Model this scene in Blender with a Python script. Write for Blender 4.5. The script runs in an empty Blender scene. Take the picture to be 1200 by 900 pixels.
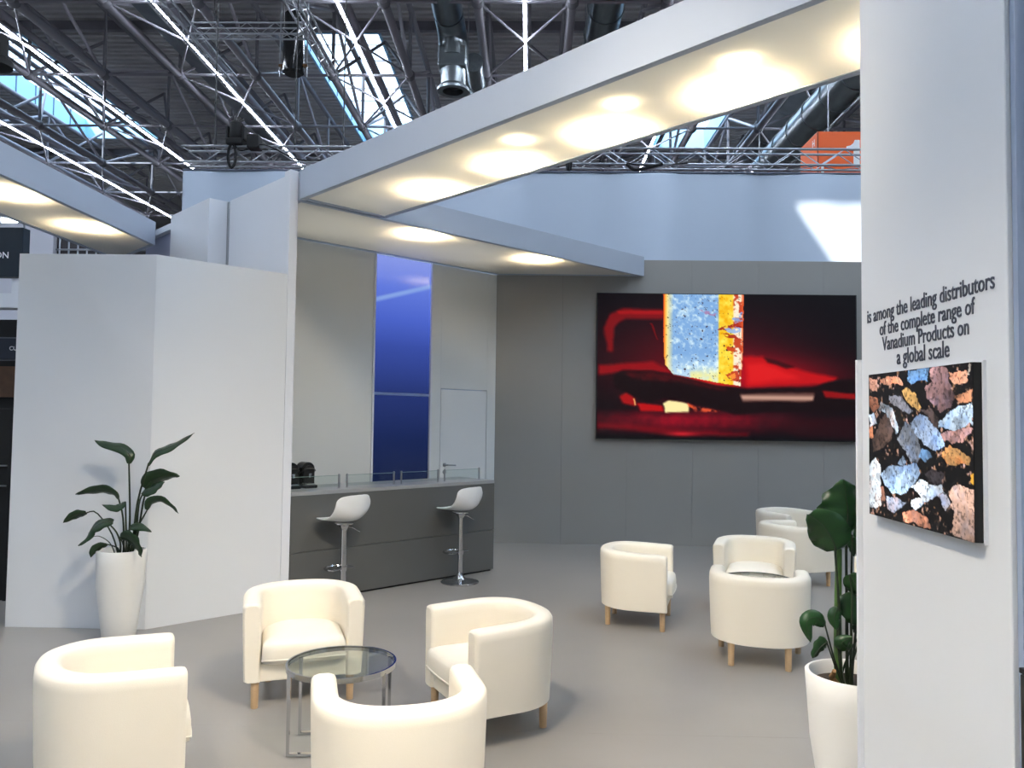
import bpy, bmesh, math, random
import numpy as np
from mathutils import Vector, Matrix, Quaternion
random.seed(7)
SC = bpy.context.scene
COL = SC.collection
SQ2 = math.sqrt(2.0)

# ------------------------------------------------------------------ camera, world, sun, exposure
cam_data = bpy.data.cameras.new('camera')
cam_data.sensor_width = 36.0
cam_data.lens = 918.23 / 1200.0 * 36.0
cam_data.clip_end = 300
cam = bpy.data.objects.new('camera', cam_data)
COL.objects.link(cam)
_r, _u, _w = Vector((0.99967, 0.022116, 0.013016)), Vector((-0.012057, -0.042956, 0.999004)), Vector((-0.022653, 0.998832, 0.042675))
cam.matrix_world = Matrix(((_r.x, _u.x, -_w.x, 0), (_r.y, _u.y, -_w.y, 0), (_r.z, _u.z, -_w.z, 1.70), (0, 0, 0, 1)))
SC.camera = cam
SC.view_settings.view_transform = 'Standard'
SC.view_settings.look = 'None'
SC.view_settings.gamma = 1.0
SC.view_settings.use_curve_mapping = False
SC.view_settings.exposure = 0.8

world = bpy.data.worlds.new('overcast_sky')
SC.world = world
world.use_nodes = True
_bg = world.node_tree.nodes['Background']
_bg.inputs['Color'].default_value = (0.72, 0.86, 1.0, 1)
_bg.inputs['Strength'].default_value = 3.2

sun_data = bpy.data.lights.new('sun', 'SUN')
sun_data.energy = 5.0
sun_data.angle = 0.012
sun_data.color = (1.0, 0.97, 0.92)
sun = bpy.data.objects.new('sun', sun_data)
COL.objects.link(sun)
sun.rotation_euler = Vector((0.637, 1.10, -1.0)).to_track_quat('-Z', 'Y').to_euler()
sun.location = (-8, -14, 24)

LED_STRENGTH = 39.0          # linear lights of the hall
CANOPY_WATTS = 160.0          # each lamp inside the canopies

ADDED_SPOT_WATTS = 640.0          # each added spotlight on the unseen front truss

# ------------------------------------------------------------------ materials
def lin(c):
    return tuple(((v / 255.0) / 12.92 if v / 255.0 <= 0.04045 else ((v / 255.0 + 0.055) / 1.055) ** 2.4) for v in c) + (1.0,)

MATS = {}
def mat(name, rgb, rough=0.5, metal=0.0, spec=0.5, var=0.0, scale=4.0, bump=0.0, bscale=60.0, coat=0.0):
    if name in MATS: return MATS[name]
    m = bpy.data.materials.new(name); m.use_nodes = True
    nt = m.node_tree; b = nt.nodes['Principled BSDF']
    b.inputs['Roughness'].default_value = rough
    b.inputs['Metallic'].default_value = metal
    b.inputs['Specular IOR Level'].default_value = spec
    b.inputs['Coat Weight'].default_value = coat
    c = lin(rgb); b.inputs['Base Color'].default_value = c
    tc = nt.nodes.new('ShaderNodeTexCoord')
    if var > 0:
        n = nt.nodes.new('ShaderNodeTexNoise'); n.inputs['Scale'].default_value = scale; n.inputs['Detail'].default_value = 5
        r = nt.nodes.new('ShaderNodeValToRGB')
        r.color_ramp.elements[0].position = 0.3; r.color_ramp.elements[1].position = 0.7
        r.color_ramp.elements[0].color = tuple(v * (1 - var) for v in c[:3]) + (1,)
        r.color_ramp.elements[1].color = tuple(min(1, v * (1 + var)) for v in c[:3]) + (1,)
        nt.links.new(tc.outputs['Object'], n.inputs['Vector'])
        nt.links.new(n.outputs['Fac'], r.inputs['Fac'])
        nt.links.new(r.outputs['Color'], b.inputs['Base Color'])
    if bump > 0:
        n2 = nt.nodes.new('ShaderNodeTexNoise'); n2.inputs['Scale'].default_value = bscale; n2.inputs['Detail'].default_value = 3
        bp = nt.nodes.new('ShaderNodeBump'); bp.inputs['Strength'].default_value = bump; bp.inputs['Distance'].default_value = 0.004
        nt.links.new(tc.outputs['Object'], n2.inputs['Vector'])
        nt.links.new(n2.outputs['Fac'], bp.inputs['Height'])
        nt.links.new(bp.outputs['Normal'], b.inputs['Normal'])
    MATS[name] = m
    return m

def emit(name, rgb, strength):
    m = bpy.data.materials.new(name); m.use_nodes = True
    nt = m.node_tree; b = nt.nodes['Principled BSDF']
    b.inputs['Base Color'].default_value = lin(rgb)
    b.inputs['Emission Color'].default_value = lin(rgb)
    b.inputs['Emission Strength'].default_value = strength
    return m

def glass(name, tint, gloss_rough=0.02, extra=0.0):
    m = bpy.data.materials.new(name); m.use_nodes = True
    nt = m.node_tree; nt.nodes.remove(nt.nodes['Principled BSDF'])
    out = nt.nodes['Material Output']
    t = nt.nodes.new('ShaderNodeBsdfTransparent'); t.inputs['Color'].default_value = lin(tint)
    g = nt.nodes.new('ShaderNodeBsdfGlossy'); g.inputs['Roughness'].default_value = gloss_rough
    f = nt.nodes.new('ShaderNodeLayerWeight'); f.inputs['Blend'].default_value = 0.5
    pw = nt.nodes.new('ShaderNodeMath'); pw.operation = 'POWER'; pw.inputs[1].default_value = 4.0
    a = nt.nodes.new('ShaderNodeMath'); a.operation = 'MULTIPLY_ADD'; a.inputs[1].default_value = 0.42; a.inputs[2].default_value = 0.02 + extra
    mx = nt.nodes.new('ShaderNodeMixShader')
    nt.links.new(f.outputs['Facing'], pw.inputs[0]); nt.links.new(pw.outputs[0], a.inputs[0]); nt.links.new(a.outputs[0], mx.inputs['Fac'])
    nt.links.new(t.outputs[0], mx.inputs[1]); nt.links.new(g.outputs[0], mx.inputs[2])
    nt.links.new(mx.outputs[0], out.inputs['Surface'])
    return m

def fabric_light(name):
    # stretched translucent ceiling fabric with a slight gloss
    m = bpy.data.materials.new(name); m.use_nodes = True
    nt = m.node_tree; nt.nodes.remove(nt.nodes['Principled BSDF'])
    out = nt.nodes['Material Output']
    tr = nt.nodes.new('ShaderNodeBsdfTranslucent'); tr.inputs['Color'].default_value = lin((248, 240, 222))
    df = nt.nodes.new('ShaderNodeBsdfDiffuse'); df.inputs['Color'].default_value = lin((236, 235, 232))
    gl = nt.nodes.new('ShaderNodeBsdfGlossy'); gl.inputs['Roughness'].default_value = 0.12
    tc = nt.nodes.new('ShaderNodeTexCoord')
    n = nt.nodes.new('ShaderNodeTexNoise'); n.inputs['Scale'].default_value = 90; n.inputs['Detail'].default_value = 2
    bp = nt.nodes.new('ShaderNodeBump'); bp.inputs['Strength'].default_value = 0.08; bp.inputs['Distance'].default_value = 0.002
    nt.links.new(tc.outputs['Object'], n.inputs['Vector']); nt.links.new(n.outputs['Fac'], bp.inputs['Height'])
    nt.links.new(bp.outputs['Normal'], gl.inputs['Normal'])
    m1 = nt.nodes.new('ShaderNodeMixShader'); m1.inputs['Fac'].default_value = 0.36
    m2 = nt.nodes.new('ShaderNodeMixShader'); m2.inputs['Fac'].default_value = 0.06
    nt.links.new(df.outputs[0], m1.inputs[1]); nt.links.new(tr.outputs[0], m1.inputs[2])
    nt.links.new(m1.outputs[0], m2.inputs[1]); nt.links.new(gl.outputs[0], m2.inputs[2])
    nt.links.new(m2.outputs[0], out.inputs['Surface'])
    return m

WHITE = mat('white_laminate', (226, 228, 232), 0.45, var=0.012, scale=1.2)
WALLW = mat('white_wall_board', (222, 224, 226), 0.5, var=0.015, scale=1.0)
BARWALL = mat('pale_grey_wall_board', (228, 229, 225), 0.45, var=0.01, scale=0.8)
FASCIA = mat('fascia_paint', (178, 187, 200), 0.5)
GREYWALL = mat('grey_wall_board', (153, 151, 146), 0.6, var=0.03, scale=0.7)
BARGREY = mat('dark_grey_laminate', (90, 91, 89), 0.4, var=0.04, scale=2.0)
BARTOP = mat('bar_top_laminate', (150, 152, 153), 0.3)
CREAM = mat('cream_leatherette', (242, 233, 215), 0.48, var=0.012, scale=3, bump=0.10, bscale=220)
CUSH = mat('cream_cushion', (243, 234, 216), 0.5, var=0.012, scale=3, bump=0.10, bscale=220)
WOOD = mat('beech_wood', (204, 172, 134), 0.45, var=0.10, scale=14)
CHROME = mat('chrome', (205, 207, 210), 0.10, metal=1.0)
STEEL = mat('brushed_steel', (180, 182, 184), 0.3, metal=1.0)
ALU = mat('truss_aluminium', (176, 180, 186), 0.35, metal=0.9)
POT = mat('white_planter_plastic', (236, 234, 228), 0.4)
SOIL = mat('potting_soil', (52, 40, 30), 0.9, var=0.3, scale=40)
LEAF = mat('leaf_green', (30, 54, 28), 0.38, var=0.25, scale=9)
LEAF2 = mat('leaf_green_broad', (25, 60, 22), 0.35, var=0.25, scale=8)
STEM = mat('stem_green', (34, 46, 26), 0.45, var=0.15, scale=15)
STEM2 = mat('stem_pale_green', (74, 106, 50), 0.45, var=0.2, scale=15)
STUMP = mat('dry_stalk', (150, 112, 70), 0.7, var=0.2, scale=30)
BLACK = mat('black_plastic', (18, 18, 19), 0.35)
BLACKM = mat('black_matt', (12, 12, 13), 0.7)
SEATW = mat('white_seat_shell', (226, 227, 226), 0.35)
ROOFM = mat('painted_roof_steel', (150, 147, 155), 0.5, var=0.06, scale=2)
ROOFD = mat('dark_roof_steel', (112, 110, 116), 0.55)
DECK = mat('corrugated_deck', (180, 179, 180), 0.6, var=0.10, scale=0.6)
DUCT = mat('galvanised_duct', (140, 148, 152), 0.28, metal=0.85, var=0.12, scale=3)
FABRIC = mat('white_fabric', (198, 210, 225), 0.7, bump=0.1, bscale=100)
INK = mat('dark_lettering', (62, 66, 78), 0.5)

# ------------------------------------------------------------------ mesh helpers
class MB:
    def __init__(self): self.v = []; self.f = []
    def add(self, vs, fs):
        o = len(self.v); self.v += [tuple(p) for p in vs]; self.f += [tuple(i + o for i in f) for f in fs]; return self
    def obox(self, o, a, b, c):
        o, a, b, c = Vector(o), Vector(a), Vector(b), Vector(c)
        vs = [o, o + a, o + a + b, o + b, o + c, o + a + c, o + a + b + c, o + b + c]
        fs = [(0, 3, 2, 1), (4, 5, 6, 7), (0, 1, 5, 4), (1, 2, 6, 5), (2, 3, 7, 6), (3, 0, 4, 7)]
        if a.cross(b).dot(c) < 0: fs = [f[::-1] for f in fs]
        return self.add(vs, fs)
    def box(self, x0, x1, y0, y1, z0, z1):
        return self.obox((x0, y0, z0), (x1 - x0, 0, 0), (0, y1 - y0, 0), (0, 0, z1 - z0))
    def prism(self, pts, z0, z1):
        n = len(pts)
        ar = sum(pts[i][0] * pts[(i + 1) % n][1] - pts[(i + 1) % n][0] * pts[i][1] for i in range(n))
        if ar < 0: pts = pts[::-1]
        vs = [(p[0], p[1], z0) for p in pts] + [(p[0], p[1], z1) for p in pts]
        fs = [tuple(range(n))[::-1], tuple(range(n, 2 * n))] + [(i, (i + 1) % n, n + (i + 1) % n, n + i) for i in range(n)]
        return self.add(vs, fs)
    def lathe(self, prof, n=32, c=(0, 0, 0), cap=True):
        vs = []; fs = []
        for r, z in prof:
            for k in range(n):
                a = 2 * math.pi * k / n
                vs.append((c[0] + r * math.cos(a), c[1] + r * math.sin(a), c[2] + z))
        for i in range(len(prof) - 1):
            for k in range(n):
                k2 = (k + 1) % n
                fs.append((i * n + k, i * n + k2, (i + 1) * n + k2, (i + 1) * n + k))
        if cap:
            fs.append(tuple(range(n))[::-1]); fs.append(tuple((len(prof) - 1) * n + k for k in range(n)))
        return self.add(vs, fs)
    def tube(self, pts, rad, n=8, closed=False, cap=True):
        pts = [Vector(p) for p in pts]; m = len(pts)
        rads = rad if isinstance(rad, (list, tuple)) else [rad] * m
        tang = []
        for i in range(m):
            if closed: t = pts[(i + 1) % m] - pts[i - 1]
            else: t = pts[min(i + 1, m - 1)] - pts[max(i - 1, 0)]
            tang.append(t.normalized())
        nrm = tang[0].orthogonal().normalized()
        vs = []; fs = []
        for i in range(m):
            if i > 0:
                q = tang[i - 1].rotation_difference(tang[i]); nrm = q @ nrm
                nrm = (nrm - tang[i] * nrm.dot(tang[i])).normalized()
            bn = tang[i].cross(nrm)
            for k in range(n):
                a = 2 * math.pi * k / n
                vs.append(pts[i] + (nrm * math.cos(a) + bn * math.sin(a)) * rads[i])
        for i in range(m if closed else m - 1):
            j = (i + 1) % m
            for k in range(n):
                k2 = (k + 1) % n
                fs.append((i * n + k, i * n + k2, j * n + k2, j * n + k))
        if cap and not closed:
            fs.append(tuple(range(n))[::-1]); fs.append(tuple((m - 1) * n + k for k in range(n)))
        return self.add(vs, fs)
    def mesh(self, name, shift=None):
        me = bpy.data.meshes.new(name)
        v = self.v if shift is None else [(p[0] - shift[0], p[1] - shift[1], p[2] - shift[2]) for p in self.v]
        me.from_pydata(v, [], self.f); me.update(); return me

ORG = {}     # world origin of every empty/part frame whose children are given in world coordinates
def finish(o, smooth=False, bevel=0.0, angle=40):
    if smooth:
        for p in o.data.polygons: p.use_smooth = True
        try: o.data.set_sharp_from_angle(angle=math.radians(angle))
        except Exception: pass
    if bevel > 0:
        b = o.modifiers.new('bevel', 'BEVEL'); b.width = bevel; b.segments = 2; b.limit_method = 'ANGLE'; b.angle_limit = math.radians(50)
    return o
def part(name, mb, material, parent=None, smooth=False, bevel=0.0, angle=40):
    """mesh in world coordinates, or in its parent's frame"""
    org = ORG.get(parent.name) if parent is not None else None
    me = mb.mesh(name, org); me.materials.append(material)
    o = bpy.data.objects.new(name, me); COL.objects.link(o)
    if parent is not None:
        o.parent = parent
        if org is not None: ORG[o.name] = org
    return finish(o, smooth, bevel, angle)
def thing(name, loc, label, cat, group=None, rotz=0.0, world_children=True):
    o = bpy.data.objects.new(name, None); COL.objects.link(o)
    o.empty_display_size = 0.1
    o.location = loc; o.rotation_euler = (0, 0, rotz)
    tag(o, label, cat, group)
    if world_children: ORG[o.name] = Vector(loc)
    return o
def tag(o, label, cat=None, group=None):
    o['label'] = label
    if cat: o['category'] = cat
    if group: o['group'] = group
    return o
def struct(name, loc=None, mb=None, material=None, label=None, **kw):
    if mb is None:
        o = bpy.data.objects.new(name, None); COL.objects.link(o); o.location = loc; ORG[o.name] = Vector(loc)
    else:
        o = part(name, mb, material, None, **kw)
        ORG[o.name] = Vector((0, 0, 0))
    o['kind'] = 'structure'
    if label: o['label'] = label
    return o

_UNIT = {}
def unit_mesh(kind, material, n=8):
    key = (kind, material.name, n)
    if key not in _UNIT:
        m = MB()
        if kind == 'cyl': m.lathe([(1, -0.5), (1, 0.5)], n)
        elif kind == 'ball': m.lathe([(0.02, -1), (0.5, -0.87), (0.87, -0.5), (1, 0), (0.87, 0.5), (0.5, 0.87), (0.02, 1)], 10)
        elif kind == 'box': m.box(-.5, .5, -.5, .5, -.5, .5)
        me = m.mesh(kind + '_' + material.name); me.materials.append(material)
        if kind != 'box':
            for p in me.polygons: p.use_smooth = True
            try: me.set_sharp_from_angle(angle=math.radians(50))
            except Exception: pass
        _UNIT[key] = me
    return _UNIT[key]
def bar(name, p, q, r, material, parent=None, n=8):
    p, q = Vector(p), Vector(q); org = ORG.get(parent.name, Vector((0, 0, 0))) if parent else Vector((0, 0, 0))
    o = bpy.data.objects.new(name, unit_mesh('cyl', material, n)); COL.objects.link(o)
    d = q - p
    o.location = (p + q) / 2 - org
    o.rotation_mode = 'QUATERNION'; o.rotation_quaternion = Vector((0, 0, 1)).rotation_difference(d.normalized())
    o.scale = (r, r, d.length)
    if parent: o.parent = parent
    return o
def ball(name, p, r, material, parent):
    o = bpy.data.objects.new(name, unit_mesh('ball', material)); COL.objects.link(o)
    o.location = Vector(p) - ORG.get(parent.name, Vector((0, 0, 0))); o.scale = (r, r, r); o.parent = parent
    return o
def copy_tree(o, parent=None):
    c = o.copy(); COL.objects.link(c); c.parent = parent
    for ch in list(o.children): copy_tree(ch, c)
    return c
def sd(s, d, z=0.0):
    """plan point from s = X+Y and d = X-Y (the diagonal grid of the stand)"""
    return Vector(((s + d) / 2, (s - d) / 2, z))
DU = Vector((1, 1, 0)) / SQ2      # along the bar
DV = Vector((1, -1, 0)) / SQ2     # out of the bar towards the visitor
def sdbox(mb, s0, s1, d0, d1, z0, z1):
    return mb.prism([sd(s0, d0).xy, sd(s1, d0).xy, sd(s1, d1).xy, sd(s0, d1).xy], z0, z1)
def catmull(pts, n):
    P = [Vector(p) for p in pts]; P = [P[0] * 2 - P[1]] + P + [P[-1] * 2 - P[-2]]
    out = []; segs = len(P) - 3
    for i in range(n + 1):
        t = i / n * segs; k = min(int(t), segs - 1); t -= k
        a, b, c, d = P[k:k + 4]
        out.append(0.5 * ((2 * b) + (c - a) * t + (2 * a - 5 * b + 4 * c - d) * t * t + (3 * b - a - 3 * c + d) * t ** 3))
    return out
def text_mesh(body, material, width=None, height=None, depth=0.001, align='CENTER'):
    cu = bpy.data.curves.new('lettering', 'FONT'); cu.body = body; cu.extrude = depth; cu.align_x = align; cu.resolution_u = 3; cu.offset = 0.006
    o = bpy.data.objects.new('lettering_tmp', cu); COL.objects.link(o)
    dg = bpy.context.evaluated_depsgraph_get()
    me = bpy.data.meshes.new_from_object(o.evaluated_get(dg))
    bpy.data.objects.remove(o); bpy.data.curves.remove(cu)
    xs = [v.co.x for v in me.vertices]; ys = [v.co.y for v in me.vertices]
    sx = width / (max(xs) - min(xs)) if width else 1
    sy = height / (max(ys) - min(ys)) if height else sx * 1.16
    if not width: sx = sy
    for v in me.vertices: v.co.x *= sx; v.co.y *= sy
    me.materials.clear(); me.materials.append(material)
    return me
def place_text(name, body, material, parent, origin, xa, ya, width=None, height=None):
    me = text_mesh(body, material, width, height)
    o = bpy.data.objects.new(name, me); COL.objects.link(o); o.parent = parent
    org = ORG.get(parent.name, Vector((0, 0, 0)))
    x, y = Vector(xa), Vector(ya); z = x.cross(y); p = Vector(origin) - org
    o.matrix_local = Matrix(((x.x, y.x, z.x, p.x), (x.y, y.y, z.y, p.y), (x.z, y.z, z.z, p.z), (0, 0, 0, 1)))
    return o

# numpy noise used for the pictures shown on the screens
def vnoise(u, v, scale, seed):
    rng = np.random.RandomState(seed); g = rng.rand(64, 64)
    x = u * scale; y = v * scale
    xi = np.floor(x).astype(int); yi = np.floor(y).astype(int); fx = x - xi; fy = y - yi
    fx = fx * fx * (3 - 2 * fx); fy = fy * fy * (3 - 2 * fy)
    a = g[xi % 64, yi % 64]; b = g[(xi + 1) % 64, yi % 64]; c = g[xi % 64, (yi + 1) % 64]; d = g[(xi + 1) % 64, (yi + 1) % 64]
    return a * (1 - fx) * (1 - fy) + b * fx * (1 - fy) + c * (1 - fx) * fy + d * fx * fy
def fbm(u, v, scale, seed): return 0.55 * vnoise(u, v, scale, seed) + 0.3 * vnoise(u, v, scale * 2.1, seed + 1) + 0.15 * vnoise(u, v, scale * 4.3, seed + 2)
def inpoly(u, v, poly):
    ins = np.zeros(u.shape, bool); n = len(poly)
    for i in range(n):
        x0, y0 = poly[i]; x1, y1 = poly[(i + 1) % n]
        if y0 == y1: continue
        c = ((y0 > v) != (y1 > v)) & (u < (x1 - x0) * (v - y0) / (y1 - y0) + x0)
        ins ^= c
    return ins
def picture_mesh(name, o, ux, vy, nu, nv, rgb, strength):
    """flat display face: grid of vertices carrying the picture as a colour attribute (rgb: (nv+1, nu+1, 3) sRGB 0-255)"""
    o, ux, vy = Vector(o), Vector(ux), Vector(vy)
    vs = [tuple(o + ux * (i / nu) + vy * (j / nv)) for j in range(nv + 1) for i in range(nu + 1)]
    W = nu + 1
    fs = [(j * W + i, (j + 1) * W + i, (j + 1) * W + i + 1, j * W + i + 1) for j in range(nv) for i in range(nu)]
    me = bpy.data.meshes.new(name); me.from_pydata(vs, [], fs); me.update()
    c = np.clip(rgb, 0, 255) / 255.0
    l = np.where(c <= 0.04045, c / 12.92, ((c + 0.055) / 1.055) ** 2.4)
    arr = np.ones((W * (nv + 1), 4), np.float32); arr[:, :3] = l.reshape(-1, 3)
    at = me.color_attributes.new('picture', 'FLOAT_COLOR', 'POINT'); at.data.foreach_set('color', arr.ravel())
    m = bpy.data.materials.new(name + '_pixels'); m.use_nodes = True
    nt = m.node_tree; b = nt.nodes['Principled BSDF']
    b.inputs['Base Color'].default_value = (0.004, 0.004, 0.004, 1); b.inputs['Roughness'].default_value = 0.5; b.inputs['Specular IOR Level'].default_value = 0.15
    a = nt.nodes.new('ShaderNodeAttribute'); a.attribute_name = 'picture'
    nt.links.new(a.outputs['Color'], b.inputs['Emission Color']); b.inputs['Emission Strength'].default_value = strength
    me.materials.append(m)
    return me

# ------------------------------------------------------------------ floor
def floor_material():
    m = mat('grey_vinyl_floor', (150, 145, 138), 0.3, spec=0.4)
    nt = m.node_tree; b = nt.nodes['Principled BSDF']
    tc = nt.nodes.new('ShaderNodeTexCoord')
    n = nt.nodes.new('ShaderNodeTexNoise'); n.inputs['Scale'].default_value = 0.7; n.inputs['Detail'].default_value = 6
    r = nt.nodes.new('ShaderNodeValToRGB'); r.color_ramp.elements[0].position = 0.35; r.color_ramp.elements[1].position = 0.68
    r.color_ramp.elements[0].color = lin((143, 139, 133)); r.color_ramp.elements[1].color = lin((155, 150, 143))
    r2 = nt.nodes.new('ShaderNodeMapRange'); r2.inputs['To Min'].default_value = 0.26; r2.inputs['To Max'].default_value = 0.42
    nt.links.new(tc.outputs['Object'], n.inputs['Vector']); nt.links.new(n.outputs['Fac'], r.inputs['Fac'])
    nt.links.new(n.outputs['Fac'], r2.inputs['Value']); nt.links.new(r2.outputs['Result'], b.inputs['Roughness'])
    nt.links.new(r.outputs['Color'], b.inputs['Base Color'])
    return m
FLOORM = floor_material()
floor = struct('floor', mb=MB().box(-45, 45, -32, 58, -0.12, -0.004), material=mat('hall_floor_screed', (120, 118, 114), 0.6, var=0.05), label='grey floor of the exhibition hall')
# sheets of vinyl on the stand, butt-jointed
k = 0
for ix in range(-3, 4):
    x0, x1 = ix * 2.0 - 0.9, ix * 2.0 + 1.1
    for y0, y1 in ((-3.0, 4.32), (4.32, 10.9)):
        part('vinyl_sheet', MB().box(x0, x1, y0 + .0004, y1 - .0004, -0.004, 0.0), FLOORM, floor)

# ------------------------------------------------------------------ left walls
Z_LOW, Z_SOF, Z_TOP = 2.965, 3.65, 3.92
struct('wall_left', mb=MB().prism([(-4.11, 6.156), (-2.994, 6.156), (-2.994 - .05, 6.156 + .12), (-4.11, 6.276)], 0, Z_LOW), material=WALLW, label='white partition wall facing the visitor behind the planter', bevel=.003)
struct('wall_left_angled', mb=MB().prism([(-2.994, 6.156), (-2.994 - .05, 6.156 + .12), sd(4.77, -9.30).xy, sd(4.77, -9.15).xy], 0, Z_LOW), material=WALLW, label='white partition wall running diagonally to the bar', bevel=.003)
struct('trim_1', mb=sdbox(MB(), 4.772, 4.868, -9.30, -9.145, 0, Z_TOP), material=WHITE, label='slim white post at the bar end of the partition', bevel=.002)
# wall behind the partition, in line with the canopy fascia
wp = struct('wall_passage', loc=sd(5.0, -10.2))
part('wall_panel', sdbox(MB(), 4.87, 4.895, -11.17, -9.16, 0, Z_TOP), WHITE, wp, bevel=.002)
part('wall_panel', sdbox(MB(), 4.59, 5.00, -12.72, -11.235, 0, Z_TOP), WHITE, wp, bevel=.002)
part('joint_profile', sdbox(MB(), 4.86, 4.99, -11.232, -11.173, 0, Z_TOP - .01), STEEL, wp)
part('wall_panel', sdbox(MB(), 4.75, 5.00, -14.3, -12.725, 0, Z_TOP - .12), mat('shaded_lavender_board', (176, 180, 204), 0.5), wp)  # shadow on this recessed panel is put into its board colour
part('cap_strip', sdbox(MB(), 4.66, 4.80, -14.3, -12.725, Z_TOP - .12, Z_TOP - .05), WHITE, wp)

# ------------------------------------------------------------------ wall behind the bar
D_BAR = -11.17
wb = struct('wall_bar', loc=sd(7.6, D_BAR))
T = .14      # thickness measured in d
part('wall_panel', sdbox(MB(), 5.0, 7.405, D_BAR - T, D_BAR, 0, Z_SOF), BARWALL, wb)
part('frame_profile', sdbox(MB(), 7.407, 7.44, D_BAR - T, D_BAR + .03, 0, Z_SOF), WHITE, wb)
part('frame_profile', sdbox(MB(), 8.63, 8.665, D_BAR - T, D_BAR + .03, 0, Z_SOF), WHITE, wb)
part('wall_panel', sdbox(MB(), 8.667, 8.885, D_BAR - T, D_BAR, 0, Z_SOF), BARWALL, wb)
part('wall_panel', sdbox(MB(), 10.015, 10.23, D_BAR - T, D_BAR, 0, Z_SOF), BARWALL, wb)
part('wall_panel', sdbox(MB(), 8.887, 10.013, D_BAR - T, D_BAR, 2.062, Z_SOF), BARWALL, wb)

def blue_print_reflection():
    m = bpy.data.materials.new('backlit_print_painted_reflection'); m.use_nodes = True
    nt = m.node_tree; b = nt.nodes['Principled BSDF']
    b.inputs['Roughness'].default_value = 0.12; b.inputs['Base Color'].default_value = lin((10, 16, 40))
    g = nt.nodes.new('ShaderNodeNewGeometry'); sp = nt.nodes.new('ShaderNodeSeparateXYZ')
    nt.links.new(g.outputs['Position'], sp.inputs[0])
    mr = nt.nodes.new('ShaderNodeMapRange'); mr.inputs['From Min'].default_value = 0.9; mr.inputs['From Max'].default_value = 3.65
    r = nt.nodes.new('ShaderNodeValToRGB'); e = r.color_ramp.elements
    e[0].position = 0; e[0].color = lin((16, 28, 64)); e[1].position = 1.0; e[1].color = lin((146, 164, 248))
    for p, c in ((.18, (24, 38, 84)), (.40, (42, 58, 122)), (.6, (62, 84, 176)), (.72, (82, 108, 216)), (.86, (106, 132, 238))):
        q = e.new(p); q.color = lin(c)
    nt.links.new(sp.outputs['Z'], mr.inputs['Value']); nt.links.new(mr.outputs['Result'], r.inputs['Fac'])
    # reflected light streak painted into the print: height measured along a slightly tilted line
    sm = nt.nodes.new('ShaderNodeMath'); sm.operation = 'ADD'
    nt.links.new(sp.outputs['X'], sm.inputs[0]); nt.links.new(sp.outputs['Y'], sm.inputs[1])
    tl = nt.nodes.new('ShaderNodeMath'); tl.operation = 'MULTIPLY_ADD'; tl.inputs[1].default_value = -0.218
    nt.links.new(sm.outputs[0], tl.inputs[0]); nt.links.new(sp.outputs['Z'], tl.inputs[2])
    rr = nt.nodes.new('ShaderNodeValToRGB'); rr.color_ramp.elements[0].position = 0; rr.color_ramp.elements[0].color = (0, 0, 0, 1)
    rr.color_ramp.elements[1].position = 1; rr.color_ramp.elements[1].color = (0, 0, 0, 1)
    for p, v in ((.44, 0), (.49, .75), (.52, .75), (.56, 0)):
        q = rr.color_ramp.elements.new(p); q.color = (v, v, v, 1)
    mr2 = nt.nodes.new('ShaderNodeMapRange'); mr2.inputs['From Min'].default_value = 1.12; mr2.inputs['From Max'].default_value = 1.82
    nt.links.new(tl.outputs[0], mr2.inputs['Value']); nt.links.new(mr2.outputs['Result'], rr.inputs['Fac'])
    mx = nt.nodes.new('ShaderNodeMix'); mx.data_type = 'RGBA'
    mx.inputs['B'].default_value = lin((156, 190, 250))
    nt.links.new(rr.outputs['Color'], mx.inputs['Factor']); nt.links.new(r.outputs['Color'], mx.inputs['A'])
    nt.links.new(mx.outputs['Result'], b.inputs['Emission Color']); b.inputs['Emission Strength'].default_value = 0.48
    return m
BLUE = blue_print_reflection()
lb = thing('light_box', sd(8.035, D_BAR), 'tall blue backlit glass panel set in the wall behind the bar', 'light panel')
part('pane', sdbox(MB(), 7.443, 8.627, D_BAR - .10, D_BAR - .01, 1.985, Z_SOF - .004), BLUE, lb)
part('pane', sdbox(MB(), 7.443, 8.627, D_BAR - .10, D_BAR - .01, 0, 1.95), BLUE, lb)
part('joint_strip', sdbox(MB(), 7.443, 8.627, D_BAR - .10, D_BAR - .015, 1.951, 1.984), mat('pale_blue_joint', (150, 168, 206), 0.4), lb)

door = struct('door_1', loc=sd(9.45, D_BAR), label='flush white door in the wall behind the bar')
part('door_leaf', sdbox(MB(), 8.897, 10.003, D_BAR - .10, D_BAR - .002, 0.008, 2.05), mat('white_door_leaf', (236, 236, 233), 0.55), door, bevel=.002)
hd = part('door_handle', MB().tube([sd(9.0, D_BAR, 1.08), sd(9.0, D_BAR + .07, 1.08), sd(9.01, D_BAR + .085, 1.08), sd(9.03, D_BAR + .09, 1.08), sd(9.19, D_BAR + .09, 1.075)], .011, 10), STEEL, door, smooth=True)
for z in (1.08, .99):
    part('rosette', MB().tube([sd(9.0, D_BAR - .01, z), sd(9.0, D_BAR + .015, z)], .026, 16), STEEL, door, smooth=True)

# ------------------------------------------------------------------ grey back wall built of tall boards
YB = 10.70
wk = struct('wall_back', loc=(3, YB, 0))
x = -0.446 - .886
xs = [-0.47] + [-0.446 + .886 * i for i in range(1, 9)]
for i in range(len(xs) - 1):
    part('wall_board', MB().box(xs[i] + .0009, xs[i + 1] - .0009, YB, YB + .1, 0, 3.88), GREYWALL, wk, bevel=.0008)
part('backing', MB().box(-.47, 6.6, YB + .012, YB + .12, 0, 3.87), BLACKM, wk)

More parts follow.
